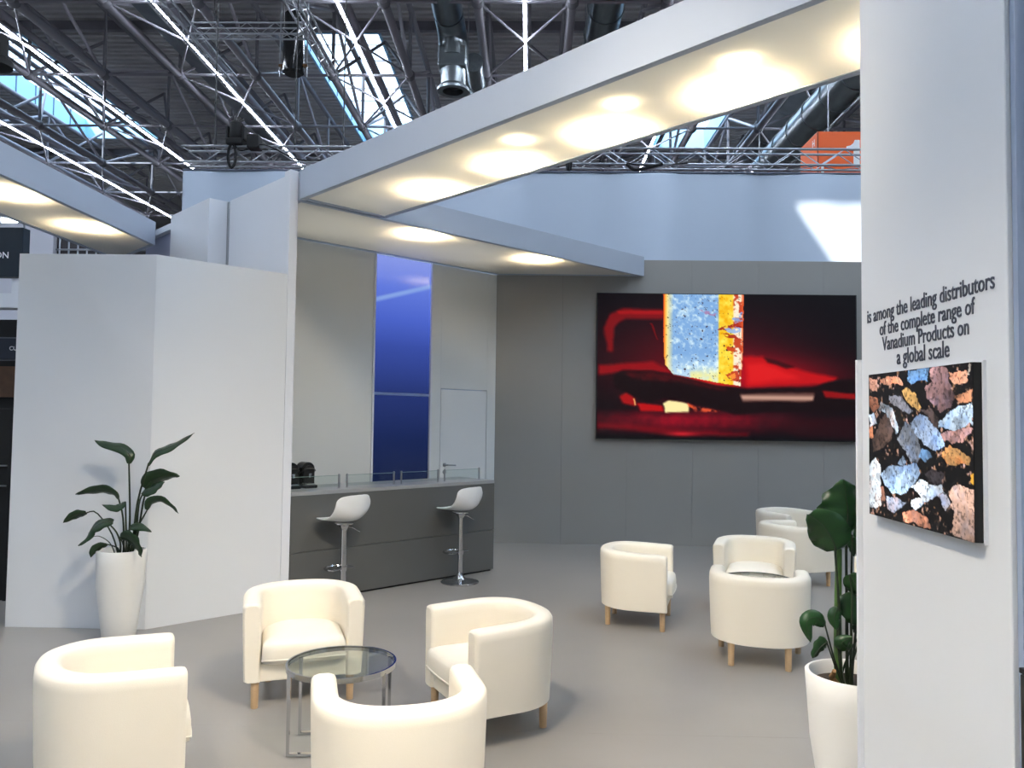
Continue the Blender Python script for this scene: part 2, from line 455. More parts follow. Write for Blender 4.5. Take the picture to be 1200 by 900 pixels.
# ------------------------------------------------------------------ right wall with lettering
XR = 1.20
wr = struct('wall_right', mb=MB().box(XR, 1.9, 1.988, 2.858, 0, Z_TOP), material=WALLW, label='white wall end on the right carrying the grey lettering', bevel=.003)
part('edge_profile', MB().box(XR + .012, 1.9, 1.965, 1.985, 0, Z_TOP), mat('blue_grey_profile', (150, 164, 186), 0.4), wr)
part('corner_strip', MB().box(XR - .016, XR + .03, 2.860, 2.874, 0, 1.925), WHITE, wr)
part('cover_strip', MB().box(XR + .045, 1.9, 1.93, 1.964, 0, Z_TOP), WHITE, wr)
for body, y0, y1, zb, h in (('is among the leading distributors', 2.804, 2.041, 2.051, None),
                            ('of the complete range of', 2.708, 2.134, 1.997, None),
                            ('Vanadium Products on', 2.686, 2.160, 1.944, None),
                            ('a global scale', 2.582, 2.262, 1.890, None)):
    place_text('lettering', body, INK, wr, (XR - .0015, (y0 + y1) / 2, zb), (0, -1, 0), (0, 0, 1), width=y0 - y1, height=h)

# ------------------------------------------------------------------ luminous canopies
LIGHTFAB = fabric_light('translucent_ceiling_fabric')
INNER = mat('canopy_inside_white', (205, 203, 198), 0.7)
def canopy(name, corners, label, lamps, wash):
    cx = sum(c[0] for c in corners) / len(corners); cy = sum(c[1] for c in corners) / len(corners)
    t = thing(name, (cx, cy, Z_SOF), label, 'canopy')
    n = len(corners); P = [Vector((c[0], c[1], 0)) for c in corners]
    ar = sum(P[i].x * P[(i + 1) % n].y - P[(i + 1) % n].x * P[i].y for i in range(n))
    if ar < 0: P = P[::-1]
    def inset(w):
        out = []
        for i in range(n):
            a, b, c = P[i - 1], P[i], P[(i + 1) % n]
            e1 = (b - a).normalized(); e2 = (c - b).normalized()
            n1 = Vector((-e1.y, e1.x, 0)); n2 = Vector((-e2.y, e2.x, 0))
            k = 1 + n1.dot(n2)
            out.append(b + (n1 + n2) * (w / k))
        return out
    Q = inset(.05); Q2 = inset(.052)
    for i in range(n):
        j = (i + 1) % n
        part('fascia_board', MB().prism([P[i].xy, P[j].xy, Q[j].xy, Q[i].xy], Z_SOF, Z_TOP), FASCIA, t, bevel=.002)
    part('top_board', MB().prism([q.xy for q in Q2], Z_TOP - .02, Z_TOP - .002), INNER, t)
    part('ceiling_fabric', MB().add([(q.x, q.y, Z_SOF + .008) for q in Q2], [tuple(range(n))[::-1]]), LIGHTFAB, t)
    for lx, ly, dz, watts, rad in lamps:
        lo = part('lamp', MB().lathe([(.02, Z_TOP - .06), (.045, Z_TOP - .055), (.05, Z_TOP - .022)], 16, (lx, ly, 0)), BLACK, t, smooth=True)
        ld = bpy.data.lights.new('canopy_lamp', 'SPOT'); ld.spot_size = math.radians(158); ld.spot_blend = 1.0; ld.energy = watts; ld.shadow_soft_size = rad; ld.color = (1.0, 0.83, 0.56)
        l = bpy.data.objects.new('canopy_lamp', ld); COL.objects.link(l); l.parent = t
        l.location = Vector((lx, ly, Z_SOF + dz)) - Vector((cx, cy, Z_SOF))
    # area light added inside to lift the even glow of the fabric
    wx, wy, wa, wl, ww, wp = wash
    ld = bpy.data.lights.new('added_canopy_wash', 'AREA'); ld.shape = 'RECTANGLE'; ld.size = wl; ld.size_y = ww; ld.energy = wp; ld.color = (0.97, 1.0, 0.98)
    l = bpy.data.objects.new('added_canopy_wash', ld); COL.objects.link(l); l.parent = t
    l.location = Vector((wx - cx, wy - cy, Z_TOP - .035 - Z_SOF)); l.rotation_euler = (0, 0, wa)
    return t
def lampsd(s, d, dz=.2, w=1.0, rad=.05):
    p = sd(s, d); return (p.x, p.y, dz, w * CANOPY_WATTS, rad)
canopy('light_canopy', [sd(4.87, -9.08).xy, sd(6.20, -9.08).xy, sd(6.20, 1.0).xy, sd(4.87, 1.0).xy],
       'long white diagonal canopy with a glowing underside crossing the top of the picture',
       [lampsd(5.86, d) for d in (-7.55, -6.15, -4.78, -3.4, -2.0, -.6)] + [lampsd(5.35, d, .07, .06, .04) for d in (-5.55, -4.26, -3.1, -1.8)],
       (*sd(5.535, -4.04).xy, math.radians(-45), 6.9, .8, 6.5))
canopy('light_canopy', [sd(4.89, -9.13).xy, (1.545, 10.675), (-.47 + .01, 10.675), sd(4.89, D_BAR + .012).xy],
       'white canopy with a glowing underside hung over the bar',
       [lampsd(7.17, -9.50), lampsd(9.67, -9.50)],
       (*sd(7.3, -10.1).xy, math.radians(45), 3.2, 1.1, 4.0))
canopy('light_canopy', [(-4.38, -1.0), (-4.38, 8.95), (-5.31, 9.88), (-5.31, -1.0)],
       'white canopy with a glowing underside at the left edge of the picture',
       [(-4.70, y, .2, CANOPY_WATTS, .05) for y in (8.13, 6.86, 5.5, 4.1, 2.7)],
       (-4.845, 4.0, math.radians(90), 9.4, .75, 5.0))

# ------------------------------------------------------------------ hall roof
ZC, ZD = 12.70, 15.2
roof = struct('ceiling', loc=(0, 20, ZD), label='dark corrugated steel roof of the hall')
SKY = [(-22.0, -18.4, 27.0, 37.5), (-8.30, -5.5, 27.0, 37.8), (5.9, 8.5, 27.0, 38.5), (19.9, 22.5, 27.0, 38.5), (-22.4, -19.6, -12, 10), (5.9, 8.5, -12, 10), (19.9, 22.5, -12, 10)]
def deck():
    xs = sorted(set([-45, 45, -1.67, .9] + [s[0] for s in SKY] + [s[1] for s in SKY]))
    ys = [(-32, 0), (-12, 0), (0.4, 0), (2.75, 0), (10, 0), (18.0, 0)]
    y = 18.0
    while y < 46:
        ys += [(y, 0), (y + .15, 0), (y + .17, .11), (y + .32, .11), (y + .34, 0)]; y += .34
    ys += [(60, 0)]
    m = MB(); W = len(xs)
    m.v = [(x, yy, ZD + zz) for yy, zz in ys for x in xs]
    for j in range(len(ys) - 1):
        ym = (ys[j][0] + ys[j + 1][0]) / 2
        if ys[j + 1][0] - ys[j][0] < 1e-6 and ys[j][1] == ys[j + 1][1]: continue
        for i in range(W - 1):
            xm = (xs[i] + xs[i + 1]) / 2
            if any(a < xm < b and c < ym < d for a, b, c, d in SKY): continue
            if -1.67 < xm < .9 and .4 < ym < 2.75: continue
            m.f.append((j * W + i, (j + 1) * W + i, (j + 1) * W + i + 1, j * W + i + 1))
    return m
part('roof_deck', deck(), DECK, roof)
UPST = mat('skylight_side', (150, 196, 226), 0.5)
PANE = glass('skylight_glass', (240, 248, 255))
for i, (a, b, c, d) in enumerate(SKY):
    w = struct('window_%d' % (i + 1), loc=((a + b) / 2, c, ZD), label=('skylight in the hall roof at the far left', 'bright skylight above the left part of the long canopy', 'skylight seen under the right part of the long canopy', 'skylight at the far right of the hall roof', 'skylight in the hall roof left above the stand', 'skylight in the hall roof right above the stand', 'skylight in the hall roof far right above the stand')[i])
    for x0, x1, y0, y1 in ((a - .08, a, c, d), (b, b + .08, c, d), (a, b, c - .08, c), (a, b, d, d + .08)):
        part('upstand', MB().box(x0, x1, y0, y1, ZD - .05, ZD + .9), UPST, w)
    n = 8
    for q in range(n):
        y0 = c + (d - c) * q / n; y1 = c + (d - c) * (q + 1) / n
        part('pane', MB().box(a, b, y0 + .02, y1 - .02, ZD + .89, ZD + .9), PANE, w)
        if q: part('glazing_bar', MB().box(a, b, y0 - .03, y0 + .03, ZD + .86, ZD + .92), ROOFM, w)
        part('side_bar', MB().box(a, a + .03, y0, y0 + .05, ZD, ZD + .86), mat('side_bar_grey', (90, 110, 130), 0.5), w)
# closing walls of the hall, far behind
HALLW = mat('hall_side_wall', (120, 120, 124), 0.7, var=.1, scale=.2)
struct('wall_hall_left', mb=MB().box(-45.3, -45, -32, 58, 0, 16), material=HALLW, label='grey left side wall of the hall')
struct('wall_hall_right', mb=MB().box(45, 45.3, -32, 58, 0, 16), material=HALLW, label='grey right side wall of the hall')
struct('wall_hall_front', mb=MB().box(-45, 45, -32.3, -32, 0, 16), material=HALLW, label='grey wall of the hall behind the viewer')
struct('wall_hall', mb=MB().box(-45, 45, 58, 58.3, 0, 16), material=mat('far_hall_wall', (70, 70, 74), 0.7, var=.1, scale=.2), label='dark end wall of the hall')

LEDM = emit('linear_light_tube', (228, 239, 255), LED_STRENGTH)
NODES = [15.8 + 4.5 * i for i in range(7)]
ORDER = ['first', 'second', 'third', 'fourth', 'fifth', 'sixth', 'seventh', 'eighth', 'ninth']
for n, k in enumerate(range(-5, 4)):
    X = -.25 + 5.0 * k
    t = thing('roof_truss', (X, NODES[0], ZC), 'grey tubular roof truss, %s from the left, running away under the hall roof' % ORDER[n], 'roof truss', 'tubular trusses under the hall roof')
    y0, y1 = NODES[0], NODES[-1]
    for sx in (-1, 1):
        xc = X + 1.25 * sx
        bar('lower_chord', (xc, y0, ZC), (xc, y1, ZC), .13, ROOFM, t, 10)
        bar('upper_chord', (xc, y0, ZD - .35), (xc, y1, ZD - .35), .10, ROOFD, t)
        for j, y in enumerate(NODES):
            bar('post', (xc, y, ZC), (xc, y, ZD - .35), .06, ROOFD, t, 6)
            ball('joint', (xc, y, ZC), .19, ROOFD, t)
            if j < len(NODES) - 1:
                p, q = ((xc, y, ZC), (xc, NODES[j + 1], ZD - .35)) if (j + (sx > 0)) % 2 else ((xc, y, ZD - .35), (xc, NODES[j + 1], ZC))
                bar('diagonal', p, q, .06, ROOFM, t, 6)
            # sloping webs towards the light chord
            bar('web', (xc, y, ZC), (X, y + 2.25, ZD - .3), .055, ROOFD, t, 6)
    bar('light_chord', (X + .05, y0, ZC + .34), (X + .05, y1, ZC + .34), .12, ROOFM, t, 10)
    for j, y in enumerate(NODES):
        bar('tie', (X - 1.25, y, ZC), (X + 3.75, y, ZC), .05, ROOFM, t, 6)
        if j < len(NODES) - 1:
            bar('brace', (X - 1.25, y, ZC), (X + 1.25, NODES[j + 1], ZC), .035, ROOFM, t, 6)
            bar('brace', (X + 1.25, y, ZC), (X - 1.25, NODES[j + 1], ZC), .035, ROOFM, t, 6)
    l = thing('linear_light', (X, -24, ZC), 'bright white linear light, %s from the left, running away under the hall roof' % ORDER[n], 'linear light', 'linear lights under the hall roof')
    part('light_rail', MB().box(X - .06, X + .06, -24, 43, ZC + .005, ZC + .075), ROOFM, l)
    y = -24
    while y < 42:
        part('light_tube', MB().box(X - .026, X + .026, y + .03, y + 4.45, ZC - .03, ZC + .004), LEDM, l); y += 4.5
# cross beams below the deck
for i, y in enumerate((20.3, 26.2, 39.2)):
    o = part('roof_beam', MB().box(-40, 40, y - .09, y + .09, ZD - .34, ZD - .02), ROOFD, roof)
# long metal air channels beside two of the light lines
GLS = mat('metal_channel', (112, 116, 122), 0.5, metal=0.3, var=.3, scale=1.0)
for i, (xa, xb, lab) in enumerate(((-11.35, -10.5, 'long grey metal channel beside the second visible line of light from the left'), (-16.3, -15.5, 'long grey metal channel beside the leftmost visible line of light'), (8.6, 9.5, 'long grey metal channel seen under the right end of the long canopy'))):
    t = thing('metal_channel', ((xa + xb) / 2, 17, ZC), lab, 'channel')
    for q in range(9):
        part('channel_panel', MB().obox((xa, 17 + q * 2.9, ZC + .5), (xb - xa, 0, -.35), (0, 2.86, 0), (.02, 0, .05)), GLS, t)
    bar('channel_edge', (xb, 17, ZC + .15), (xb, 43, ZC + .15), .04, STEEL, t, 6)

# ------------------------------------------------------------------ ducts
def duct_run(x, z, r, y0, y1, label):
    t = thing('air_duct', (x, y0, z), label, 'duct')
    y = y0
    while y < y1 - .1:
        bar('duct_section', (x, y, z), (x, min(y + 1.46, y1), z), r, DUCT, t, 20)
        bar('duct_collar', (x, y - .03, z), (x, y + .03, z), r + .03, DUCT, t, 20); y += 1.5
    for yy in (y0 + .8, y1 - .8): bar('hanger', (x - r * .9, yy, z + r * .4), (x - r * .9, yy, 14.95), .015, ALU, t, 6)
    return t
t = duct_run(-2.42, 13.05, .42, 14.0, 21.6, 'round galvanised duct with a drop nozzle above the long canopy')
part('duct_elbow', MB().tube([(-2.42, 21.6, 13.05), (-2.40, 22.0, 12.98), (-2.36, 22.25, 12.75), (-2.33, 22.3, 12.4), (-2.33, 22.3, 12.1)], .42, 20), DUCT, t, smooth=True)
part('valve_box', MB().box(-2.75, -1.92, 21.95, 22.65, 11.75, 12.35), DUCT, t, bevel=.05)
part('nozzle', MB().lathe([(.36, 11.75), (.36, 11.30), (.46, 11.2), (.46, 11.12), (.30, 11.12), (.28, 11.3)], 24, (-2.33, 22.3, 0), cap=False), DUCT, t, smooth=True)
part('nozzle_core', MB().lathe([(.27, 11.28), (.27, 11.34)], 20, (-2.33, 22.3, 0)), BLACKM, t)
duct_run(-1.80, 12.3, .26, 23.0, 29.0, 'slim galvanised duct just right of the drop nozzle')
duct_run(2.0, 13.2, .5, 14.0, 24.0, 'round galvanised duct at the top edge left of the long canopy')
duct_run(9.0, 11.4, .55, 18.5, 30.0, 'large galvanised duct above the orange hall sign')
t = thing('air_nozzle', (-6.38, 20.3, 10.75), 'black hanging cylinder nozzle with a bright reflection under the roof', 'air nozzle')
part('drum', MB().lathe([(.22, 10.72), (.28, 10.77), (.28, 12.3), (.25, 12.35)], 24, (-6.38, 20.3, 0)), mat('gloss_black', (24, 25, 26), 0.15), t, smooth=True)
for a in (-.36, .36): bar('hanger', (-6.38 + a, 20.3, 10.65), (-6.38 + a, 20.3, 14.8), .022, ALU, t, 6)
part('bracket', MB().box(-6.76, -6.0, 20.24, 20.36, 10.92, 10.98), mat('copper_bracket', (120, 84, 50), 0.4), t)
t = thing('air_nozzle', (-13.95, 19.6, 10.6), 'dark hanging nozzle cut by the left edge below the roof', 'air nozzle')
part('drum', MB().lathe([(.2, 10.55), (.42, 10.6), (.42, 10.75), (.3, 10.85), (.3, 11.4)], 20, (-13.95, 19.6, 0)), BLACKM, t, smooth=True)
bar('hanger', (-13.95, 19.6, 11.4), (-13.95, 19.6, 14.8), .03, ALU, t, 6)

# ------------------------------------------------------------------ lattice rigging trusses
def rig(p, q, label, size=.29, step=.42):
    p, q = Vector(p), Vector(q); L = (q - p).length; e = (q - p).normalized()
    side = Vector((0, 0, 1)).cross(e).normalized(); up = Vector((0, 0, 1)); h = size / 2
    t = thing('rigging_truss', p, label, 'lighting truss')
    C = {}
    for a in (-1, 1):
        for b in (-1, 1):
            o = side * (a * h) + up * (b * h)
            bar('chord', p + o, q + o, .024, ALU, t, 8); C[a, b] = o
    n = max(2, int(L / step))
    for i in range(n):
        x0 = p + e * (L * i / n); x1 = p + e * (L * (i + 1) / n)
        for (a, b), (c, d) in (((1, -1), (1, 1)), ((-1, -1), (-1, 1)), ((-1, -1), (1, -1))):
            s, f = ((a, b), (c, d)) if i % 2 else ((c, d), (a, b))
            bar('lattice_bar', x0 + C[s], x1 + C[f], .010, ALU, t, 5)
    return t
rig((-6.45, 14.2, 6.46), (9.5, 14.2, 6.46), 'silver lighting truss spanning above the white fabric wall')
rig((-8.75, 19.5, 11.5), (-5.85, 19.5, 11.5), 'short silver cross truss hanging high under the roof', step=.36)
rig((-8.9, 16.0, 11.5), (-8.9, 22.5, 11.5), 'silver truss running away at the left end of the short cross truss')
rig((-5.7, 16.0, 11.5), (-5.7, 21.8, 11.5), 'silver truss running away at the right end of the short cross truss')
for x, z0 in ((-8.2, 11.6), (-6.4, 11.6), (-3.5, 6.6), (-5.9, 6.6), (-4.4, 6.6)):
    y = 19.5 if z0 > 8 else 14.2
    tag(bar('steel_cable', (x, y, z0), (x, y, 14.9), .012, BLACK), {-8.2: 'thin steel cable holding the left of the short cross truss', -6.4: 'thin steel cable holding the right of the short cross truss', -3.5: 'thin steel cable over the lighting truss, nearest the canopy', -5.9: 'thin steel cable over the lighting truss, left of the spotlight', -4.4: 'thin steel cable over the lighting truss, right of the spotlight'}[x], 'cable')
# moving spotlight sitting on the truss
t = thing('spotlight', (-5.42, 14.1, 6.6), 'black moving spotlight mounted on the silver truss at the left', 'spotlight')
part('base_box', MB().box(-5.60, -5.30, 13.95, 14.25, 6.62, 6.74), BLACKM, t, bevel=.02)
part('yoke', MB().box(-5.63, -5.58, 14.02, 14.18, 6.72, 6.98).box(-5.33, -5.28, 14.02, 14.18, 6.72, 6.98), BLACKM, t, bevel=.01)
part('lamp_head', MB().lathe([(.10, -.16), (.13, -.10), (.12, .14), (.08, .18)], 20, (-5.455, 14.1, 6.90)), BLACKM, t, smooth=True)
part('driver_box', MB().box(-5.22, -5.0, 13.98, 14.2, 6.56, 6.80), BLACKM, t, bevel=.015)
part('clamp', MB().tube([(-5.5 + .07 * math.cos(a), 14.03, 6.42 + .22 * math.sin(a)) for a in [math.pi * 2 * i / 20 for i in range(20)]], .025, 8, closed=True), BLACKM, t, smooth=True)
part('cable', MB().tube(catmull([(-5.45, 14.0, 6.62), (-5.30, 13.98, 6.50), (-4.9, 14.02, 6.62), (-4.3, 14.02, 6.36), (-3.7, 14.02, 6.34)], 24), .012, 6), BLACKM, t, smooth=True)

# unseen truss and warm spotlights added to brighten chairs, bar and lower walls
rig((-5.2, .6, 6.55), (4.6, .6, 6.55), 'silver lighting truss added out of view above the front edge of the stand', step=.6)
for x in (-4.0, 3.4): tag(bar('steel_cable', (x, .6, 6.7), (x, .6, 14.9), .012, BLACK), 'thin steel cable holding the %s of the added front lighting truss' % ('left' if x < 0 else 'right'), 'cable')
def added_spot(x, target, cone, watts, label, soft=.12):
    p = Vector((x, .6, 6.10)); d = (Vector(target) - p).normalized()
    t = thing('added_spot', p, label, 'spotlight', 'added spotlights on the front truss')
    part('barrel', MB().tube([p - d * .22, p - d * .2, p + d * .02, p + d * .06], [.06, .085, .09, .105], 20), BLACKM, t, smooth=True)
    part('lens', MB().tube([p + d * .03, p + d * .035], .088, 20), emit('added_spot_lens', (255, 236, 205), 4.0), t)
    part('yoke', MB().tube([(x - .12, .6, 6.08), (x - .12, .6, 6.34), (x + .12, .6, 6.34), (x + .12, .6, 6.08)], .012, 6), BLACKM, t)
    bar('hook_clamp', (x, .6, 6.33), (x, .6, 6.40), .025, BLACKM, t)
    ld = bpy.data.lights.new('added_spot_lamp', 'SPOT'); ld.energy = watts; ld.spot_size = math.radians(cone); ld.spot_blend = 1.0; ld.shadow_soft_size = soft; ld.color = (1.0, .865, .68)
    l = bpy.data.objects.new('added_spot_lamp', ld); COL.objects.link(l); l.parent = t
    l.location = d * .10; l.rotation_euler = d.to_track_quat('-Z', 'Y').to_euler()
added_spot(-3.0, (-.6, 4.3, .0), 44, ADDED_SPOT_WATTS * .5, 'added black spotlight at the left end of the front truss')
added_spot(-1.5, (1.9, 6.2, .0), 40, ADDED_SPOT_WATTS, 'added black spotlight left of the middle on the front truss, turned to the rear armchairs')
added_spot(.7, (-1.3, 8.7, .6), 42, ADDED_SPOT_WATTS * .8, 'added black spotlight right of the middle on the front truss, turned to the bar', soft=.4)
added_spot(-2.2, (1.25, 2.9, -1.1), 36, ADDED_SPOT_WATTS * 1.3, 'added black spotlight between the two leftmost ones, turned to the right wall')
added_spot(2.4, (-2.4, 4.9, -.5), 46, ADDED_SPOT_WATTS * 1.45, 'added black spotlight at the right end of the front truss', soft=.4)

# ------------------------------------------------------------------ white fabric wall behind the stand, with soft vertical folds
def cloth(x0, x1, y, z0, z1, nx, amp):
    m = MB()
    cols = [x0 + (x1 - x0) * i / nx for i in range(nx + 1)]
    for j, z in enumerate((z0, (z0 + z1) / 2, z1 - .03, z1)):
        for x in cols:
            w = amp * (.5 * math.sin(x * 2.1) + .35 * math.sin(x * 4.7 + 1) + .2 * math.sin(x * 9.3 + .4 * z))
            m.v.append((x, y + w * (1 - .6 * (j / 3)), z))
    W = nx + 1
    for j in range(3):
        for i in range(nx): m.f.append((j * W + i, j * W + i + 1, (j + 1) * W + i + 1, (j + 1) * W + i))
    return m
t = thing('fabric_wall', (2, 13.5, 0), 'tall white fabric wall hanging behind the grey wall, with a sunlit patch', 'fabric wall')
o = part('cloth', cloth(-6.15, 10.0, 13.5, 0, 5.97, 160, .05), FABRIC, t, smooth=True, angle=180)
o.modifiers.new('thickness', 'SOLIDIFY').thickness = .004
bar('top_rail', (-6.15, 13.5, 5.985), (10, 13.5, 5.985), .02, mat('rail_grey', (96, 104, 120), .4), t)
tag(part('salmon_panel', MB().box(-5.6, 10, 14.9, 14.96, 0, 6.42), mat('salmon_fabric', (196, 158, 158), 0.7)), 'pale salmon panel showing as a strip above the white fabric wall', 'panel')
for x in (2.0, 7.0):
    t = thing('cable_bundle', (x, 14.05, 6.3), 'dark cable bundle tied to the lighting truss, %s of the two by the orange sign' % ('farther' if x < 3 else 'nearer'), 'cables')
    part('cable_loop', MB().tube(catmull([(x - .3, 14.03, 6.31), (x - .15, 14.02, 6.20), (x + .1, 14.02, 6.24), (x + .35, 14.03, 6.31)], 14), .03, 6), BLACKM, t, smooth=True)
    part('cable_tail', MB().tube(catmull([(x - .3, 14.05, 6.33), (x, 14.0, 6.27), (x + .3, 14.05, 6.3), (x + .8, 14.03, 6.33)], 14), .014, 6), BLACKM, t, smooth=True)
tag(part('truss_strap', MB().tube([(.66 + .03 * math.cos(a), 14.02, 6.44 + .26 * math.sin(a)) for a in [math.pi * 2 * i / 16 for i in range(16)]], .035, 8, closed=True), BLACKM, smooth=True), 'black strap looped round the lighting truss under the long canopy', 'strap')

# ------------------------------------------------------------------ orange hall sign
ORANGE = mat('orange_sign', (244, 104, 34), 0.5); ORANGED = mat('orange_sign_side', (238, 100, 36), 0.5)
t = thing('hall_sign', (7.8, 18.5, 7.2), 'hanging orange box sign with a white number 1', 'sign')
part('sign_box', MB().box(6.58, 9.4, 18.0, 19.14, 7.2, 8.40), ORANGE, t, bevel=.01)
LW = mat('sign_white', (250, 250, 250), 0.5)
num = [(7.40, 7.58), (7.54, 7.58), (7.54, 8.20), (7.43, 8.20), (7.40, 8.13), (7.33, 8.07), (7.24, 8.05), (7.24, 7.95), (7.40, 7.95)]
part('number', MB().add([(x, 17.988, z) for x, z in num] + [(x, 17.999, z) for x, z in num], [tuple(range(9)), tuple(range(9, 18))[::-1]] + [(i, 9 + i, 9 + (i + 1) % 9, (i + 1) % 9) for i in range(9)]), LW, t)
place_text('letter', 'H', LW, t, (6.575, 18.25, 8.12), (0, -1, 0), (0, 0, 1), height=.16)
part('corner_line', MB().box(6.57, 6.60, 17.99, 18.0, 7.2, 8.40), mat('sign_line', (150, 60, 20), .5), t)
part('stripe', MB().box(6.66, 6.72, 17.985, 18.0, 7.2, 7.62), LW, t)
for x in (6.9, 8.1): bar('hanger', (x, 18.2, 8.4), (x, 18.2, 14.9), .015, ALU, t, 6)

# ------------------------------------------------------------------ neighbouring stand at the left edge
TEAL = mat('dark_teal_board', (10, 28, 40), 0.5)
t = thing('company_sign', (-7.6, 10, 3.4), 'dark teal overhead sign with white letters at the left edge', 'sign')
part('sign_board', MB().box(-9.2, -6.64, 10, 10.15, 3.45, 4.10), TEAL, t, bevel=.01)
place_text('letters', 'ON', LW, t, (-6.905, 9.99, 3.69), (1, 0, 0), (0, 0, 1), height=.085)
t = thing('arm_spotlight', (-6.66, 9.75, 4.1), 'lit arm spotlight on top of the dark teal sign', 'spotlight')
part('arm', MB().tube(catmull([(-6.66, 10.05, 4.11), (-6.63, 9.95, 4.2), (-6.66, 9.85, 4.2)], 10), .012, 6), ALU, t, smooth=True)
part('lamp_body', MB().obox((-6.78, 9.78, 4.10), (.22, 0, 0), (0, .10, .04), (0, -.02, .06)), BLACK, t, bevel=.008)
part('lamp_lens', MB().obox((-6.775, 9.772, 4.105), (.21, 0, 0), (0, .004, .0), (0, -.02, .055)), emit('lamp_lens_glow', (226, 244, 255), 14), t)
t = thing('booth_portal', (-7.5, 10.2, 0), 'white stepped portal under the dark teal sign', 'portal')
part('lintel', MB().box(-9.0, -6.6, 10.05, 10.3, 3.05, 3.24), WHITE, t)
part('upright', MB().box(-6.80, -6.6, 10.05, 10.3, 3.24, 3.44), WHITE, t)
t = thing('display_booth', (-7.6, 11, 0), 'dark display booth glimpsed left of the white partition', 'booth')
part('booth_wall', MB().box(-10, -6.3, 11.3, 11.4, 0, 3.04), BLACKM, t)
part('side_post', MB().box(-6.45, -6.35, 10.3, 11.3, 0, 3.04), BLACK, t)
part('wood_panel', MB().box(-9, -6.9, 11.24, 11.29, 1.9, 2.35), mat('walnut_panel', (92, 64, 44), .5, var=.2, scale=6), t)
part('counter', MB().box(-9, -6.6, 10.6, 11.2, 0, .85), mat('charcoal_board', (34, 36, 42), .4), t)
part('counter_edge', MB().box(-9, -6.6, 10.58, 10.6, .85, .90), STEEL, t)
part('shelf', MB().box(-9, -6.6, 10.9, 11.28, 1.18, 1.22), STEEL, t)
t = thing('display_cabinet', (-5.6, 7.3, 0), 'black display cabinet cut by the left edge beside the white partition', 'cabinet')
part('carcass', MB().box(-6.6, -4.70, 7.0, 7.5, 0, 1.72), BLACKM, t, bevel=.004)
part('side_panel', MB().box(-4.695, -4.66, 6.98, 7.5, 0, 1.72), BLACKM, t, bevel=.003)
for z in (1.02, 1.20): part('shelf_edge', MB().box(-6.6, -4.70, 6.98, 6.995, z, z + .012), STEEL, t)
t = thing('name_plate', (-6.8, 10.4, 2.4), 'small dark framed plate with white letters inside the dark booth', 'sign')
part('plate', MB().box(-7.6, -6.68, 10.42, 10.45, 2.40, 2.68), mat('slate_plate', (36, 42, 54), .4), t)
part('frame', MB().box(-7.62, -6.66, 10.44, 10.46, 2.38, 2.70), mat('plate_frame', (88, 92, 100), .4), t)
place_text('letters', 'CU', LW, t, (-6.99, 10.414, 2.52), (1, 0, 0), (0, 0, 1), height=.055)
t = thing('distant_booth', (-8.9, 14, 0), 'white distant booth block with a row of small dark windows', 'booth')
part('block', MB().box(-10.5, -8.73, 14, 14.5, 0, 5.3), mat('distant_white', (206, 206, 214), .6), t)
part('window_band', MB().box(-8.72, -6.6, 14.1, 14.4, 0, 5.05), mat('window_band_dark', (66, 62, 64), .5), t)
for i in range(8): bar('mullion', (-8.66 + i * .17, 14.08, 4.4), (-8.66 + i * .17, 14.08, 5.05), .018, ALU, t, 4)
bar('rail', (-8.72, 14.07, 4.67), (-6.6, 14.07, 4.67), .018, ALU, t, 4)

# ------------------------------------------------------------------ bar
bt = thing('bar_counter', sd(6.6, -9.6), 'long dark grey bar counter running diagonally from the white partition', 'bar counter')
S0, S1, DF, DBK = 4.898, 8.39, -9.15, -10.0
part('carcass', sdbox(MB(), S0, S1 - .02, DBK, DF - .03, .03, .965), BARGREY, bt)
part('front_panel', sdbox(MB(), S0, S1, DF - .03, DF, .02, .452), BARGREY, bt, bevel=.002)
part('front_panel', sdbox(MB(), S0, S1, DF - .03, DF, .456, .966), BARGREY, bt, bevel=.002)
part('end_panel', sdbox(MB(), S1 - .02, S1, DBK, DF - .03, .02, .966), BARGREY, bt)
part('plinth', sdbox(MB(), S0, S1 - .03, DBK + .05, DF - .035, 0, .03), BLACKM, bt)
part('bar_top', sdbox(MB(), S0, S1, DBK, DF, .967, 1.0), BARTOP, bt, bevel=.002)
GL = glass('clear_glass', (246, 250, 249))
GEDGE = mat('glass_edge', (140, 165, 160), .2)
cs = [4.87, 5.80, 6.71, 7.52, 8.35]
for i in range(4):
    a, b = cs[i] + .045, cs[i + 1] - .045
    t = thing('glass_guard', sd((a + b) / 2, -9.40, 1.0), 'low clear glass guard on the bar, %s from the white partition' % ORDER[i], 'glass guard', 'low glass guards on the bar')
    part('pane', sdbox(MB(), a, b, -9.405, -9.395, 1.015, 1.118), GL, t)
    part('pane_edge', sdbox(MB(), a, b, -9.406, -9.394, 1.118, 1.122), GEDGE, t)
    for s in (a + .02, b - .02):
        p = sd(s, -9.40)
        part('clamp_post', MB().lathe([(.014, 1.0), (.014, 1.004), (.009, 1.008), (.009, 1.130), (.007, 1.134)], 12, (p.x, p.y, 0)), STEEL, t, smooth=True)

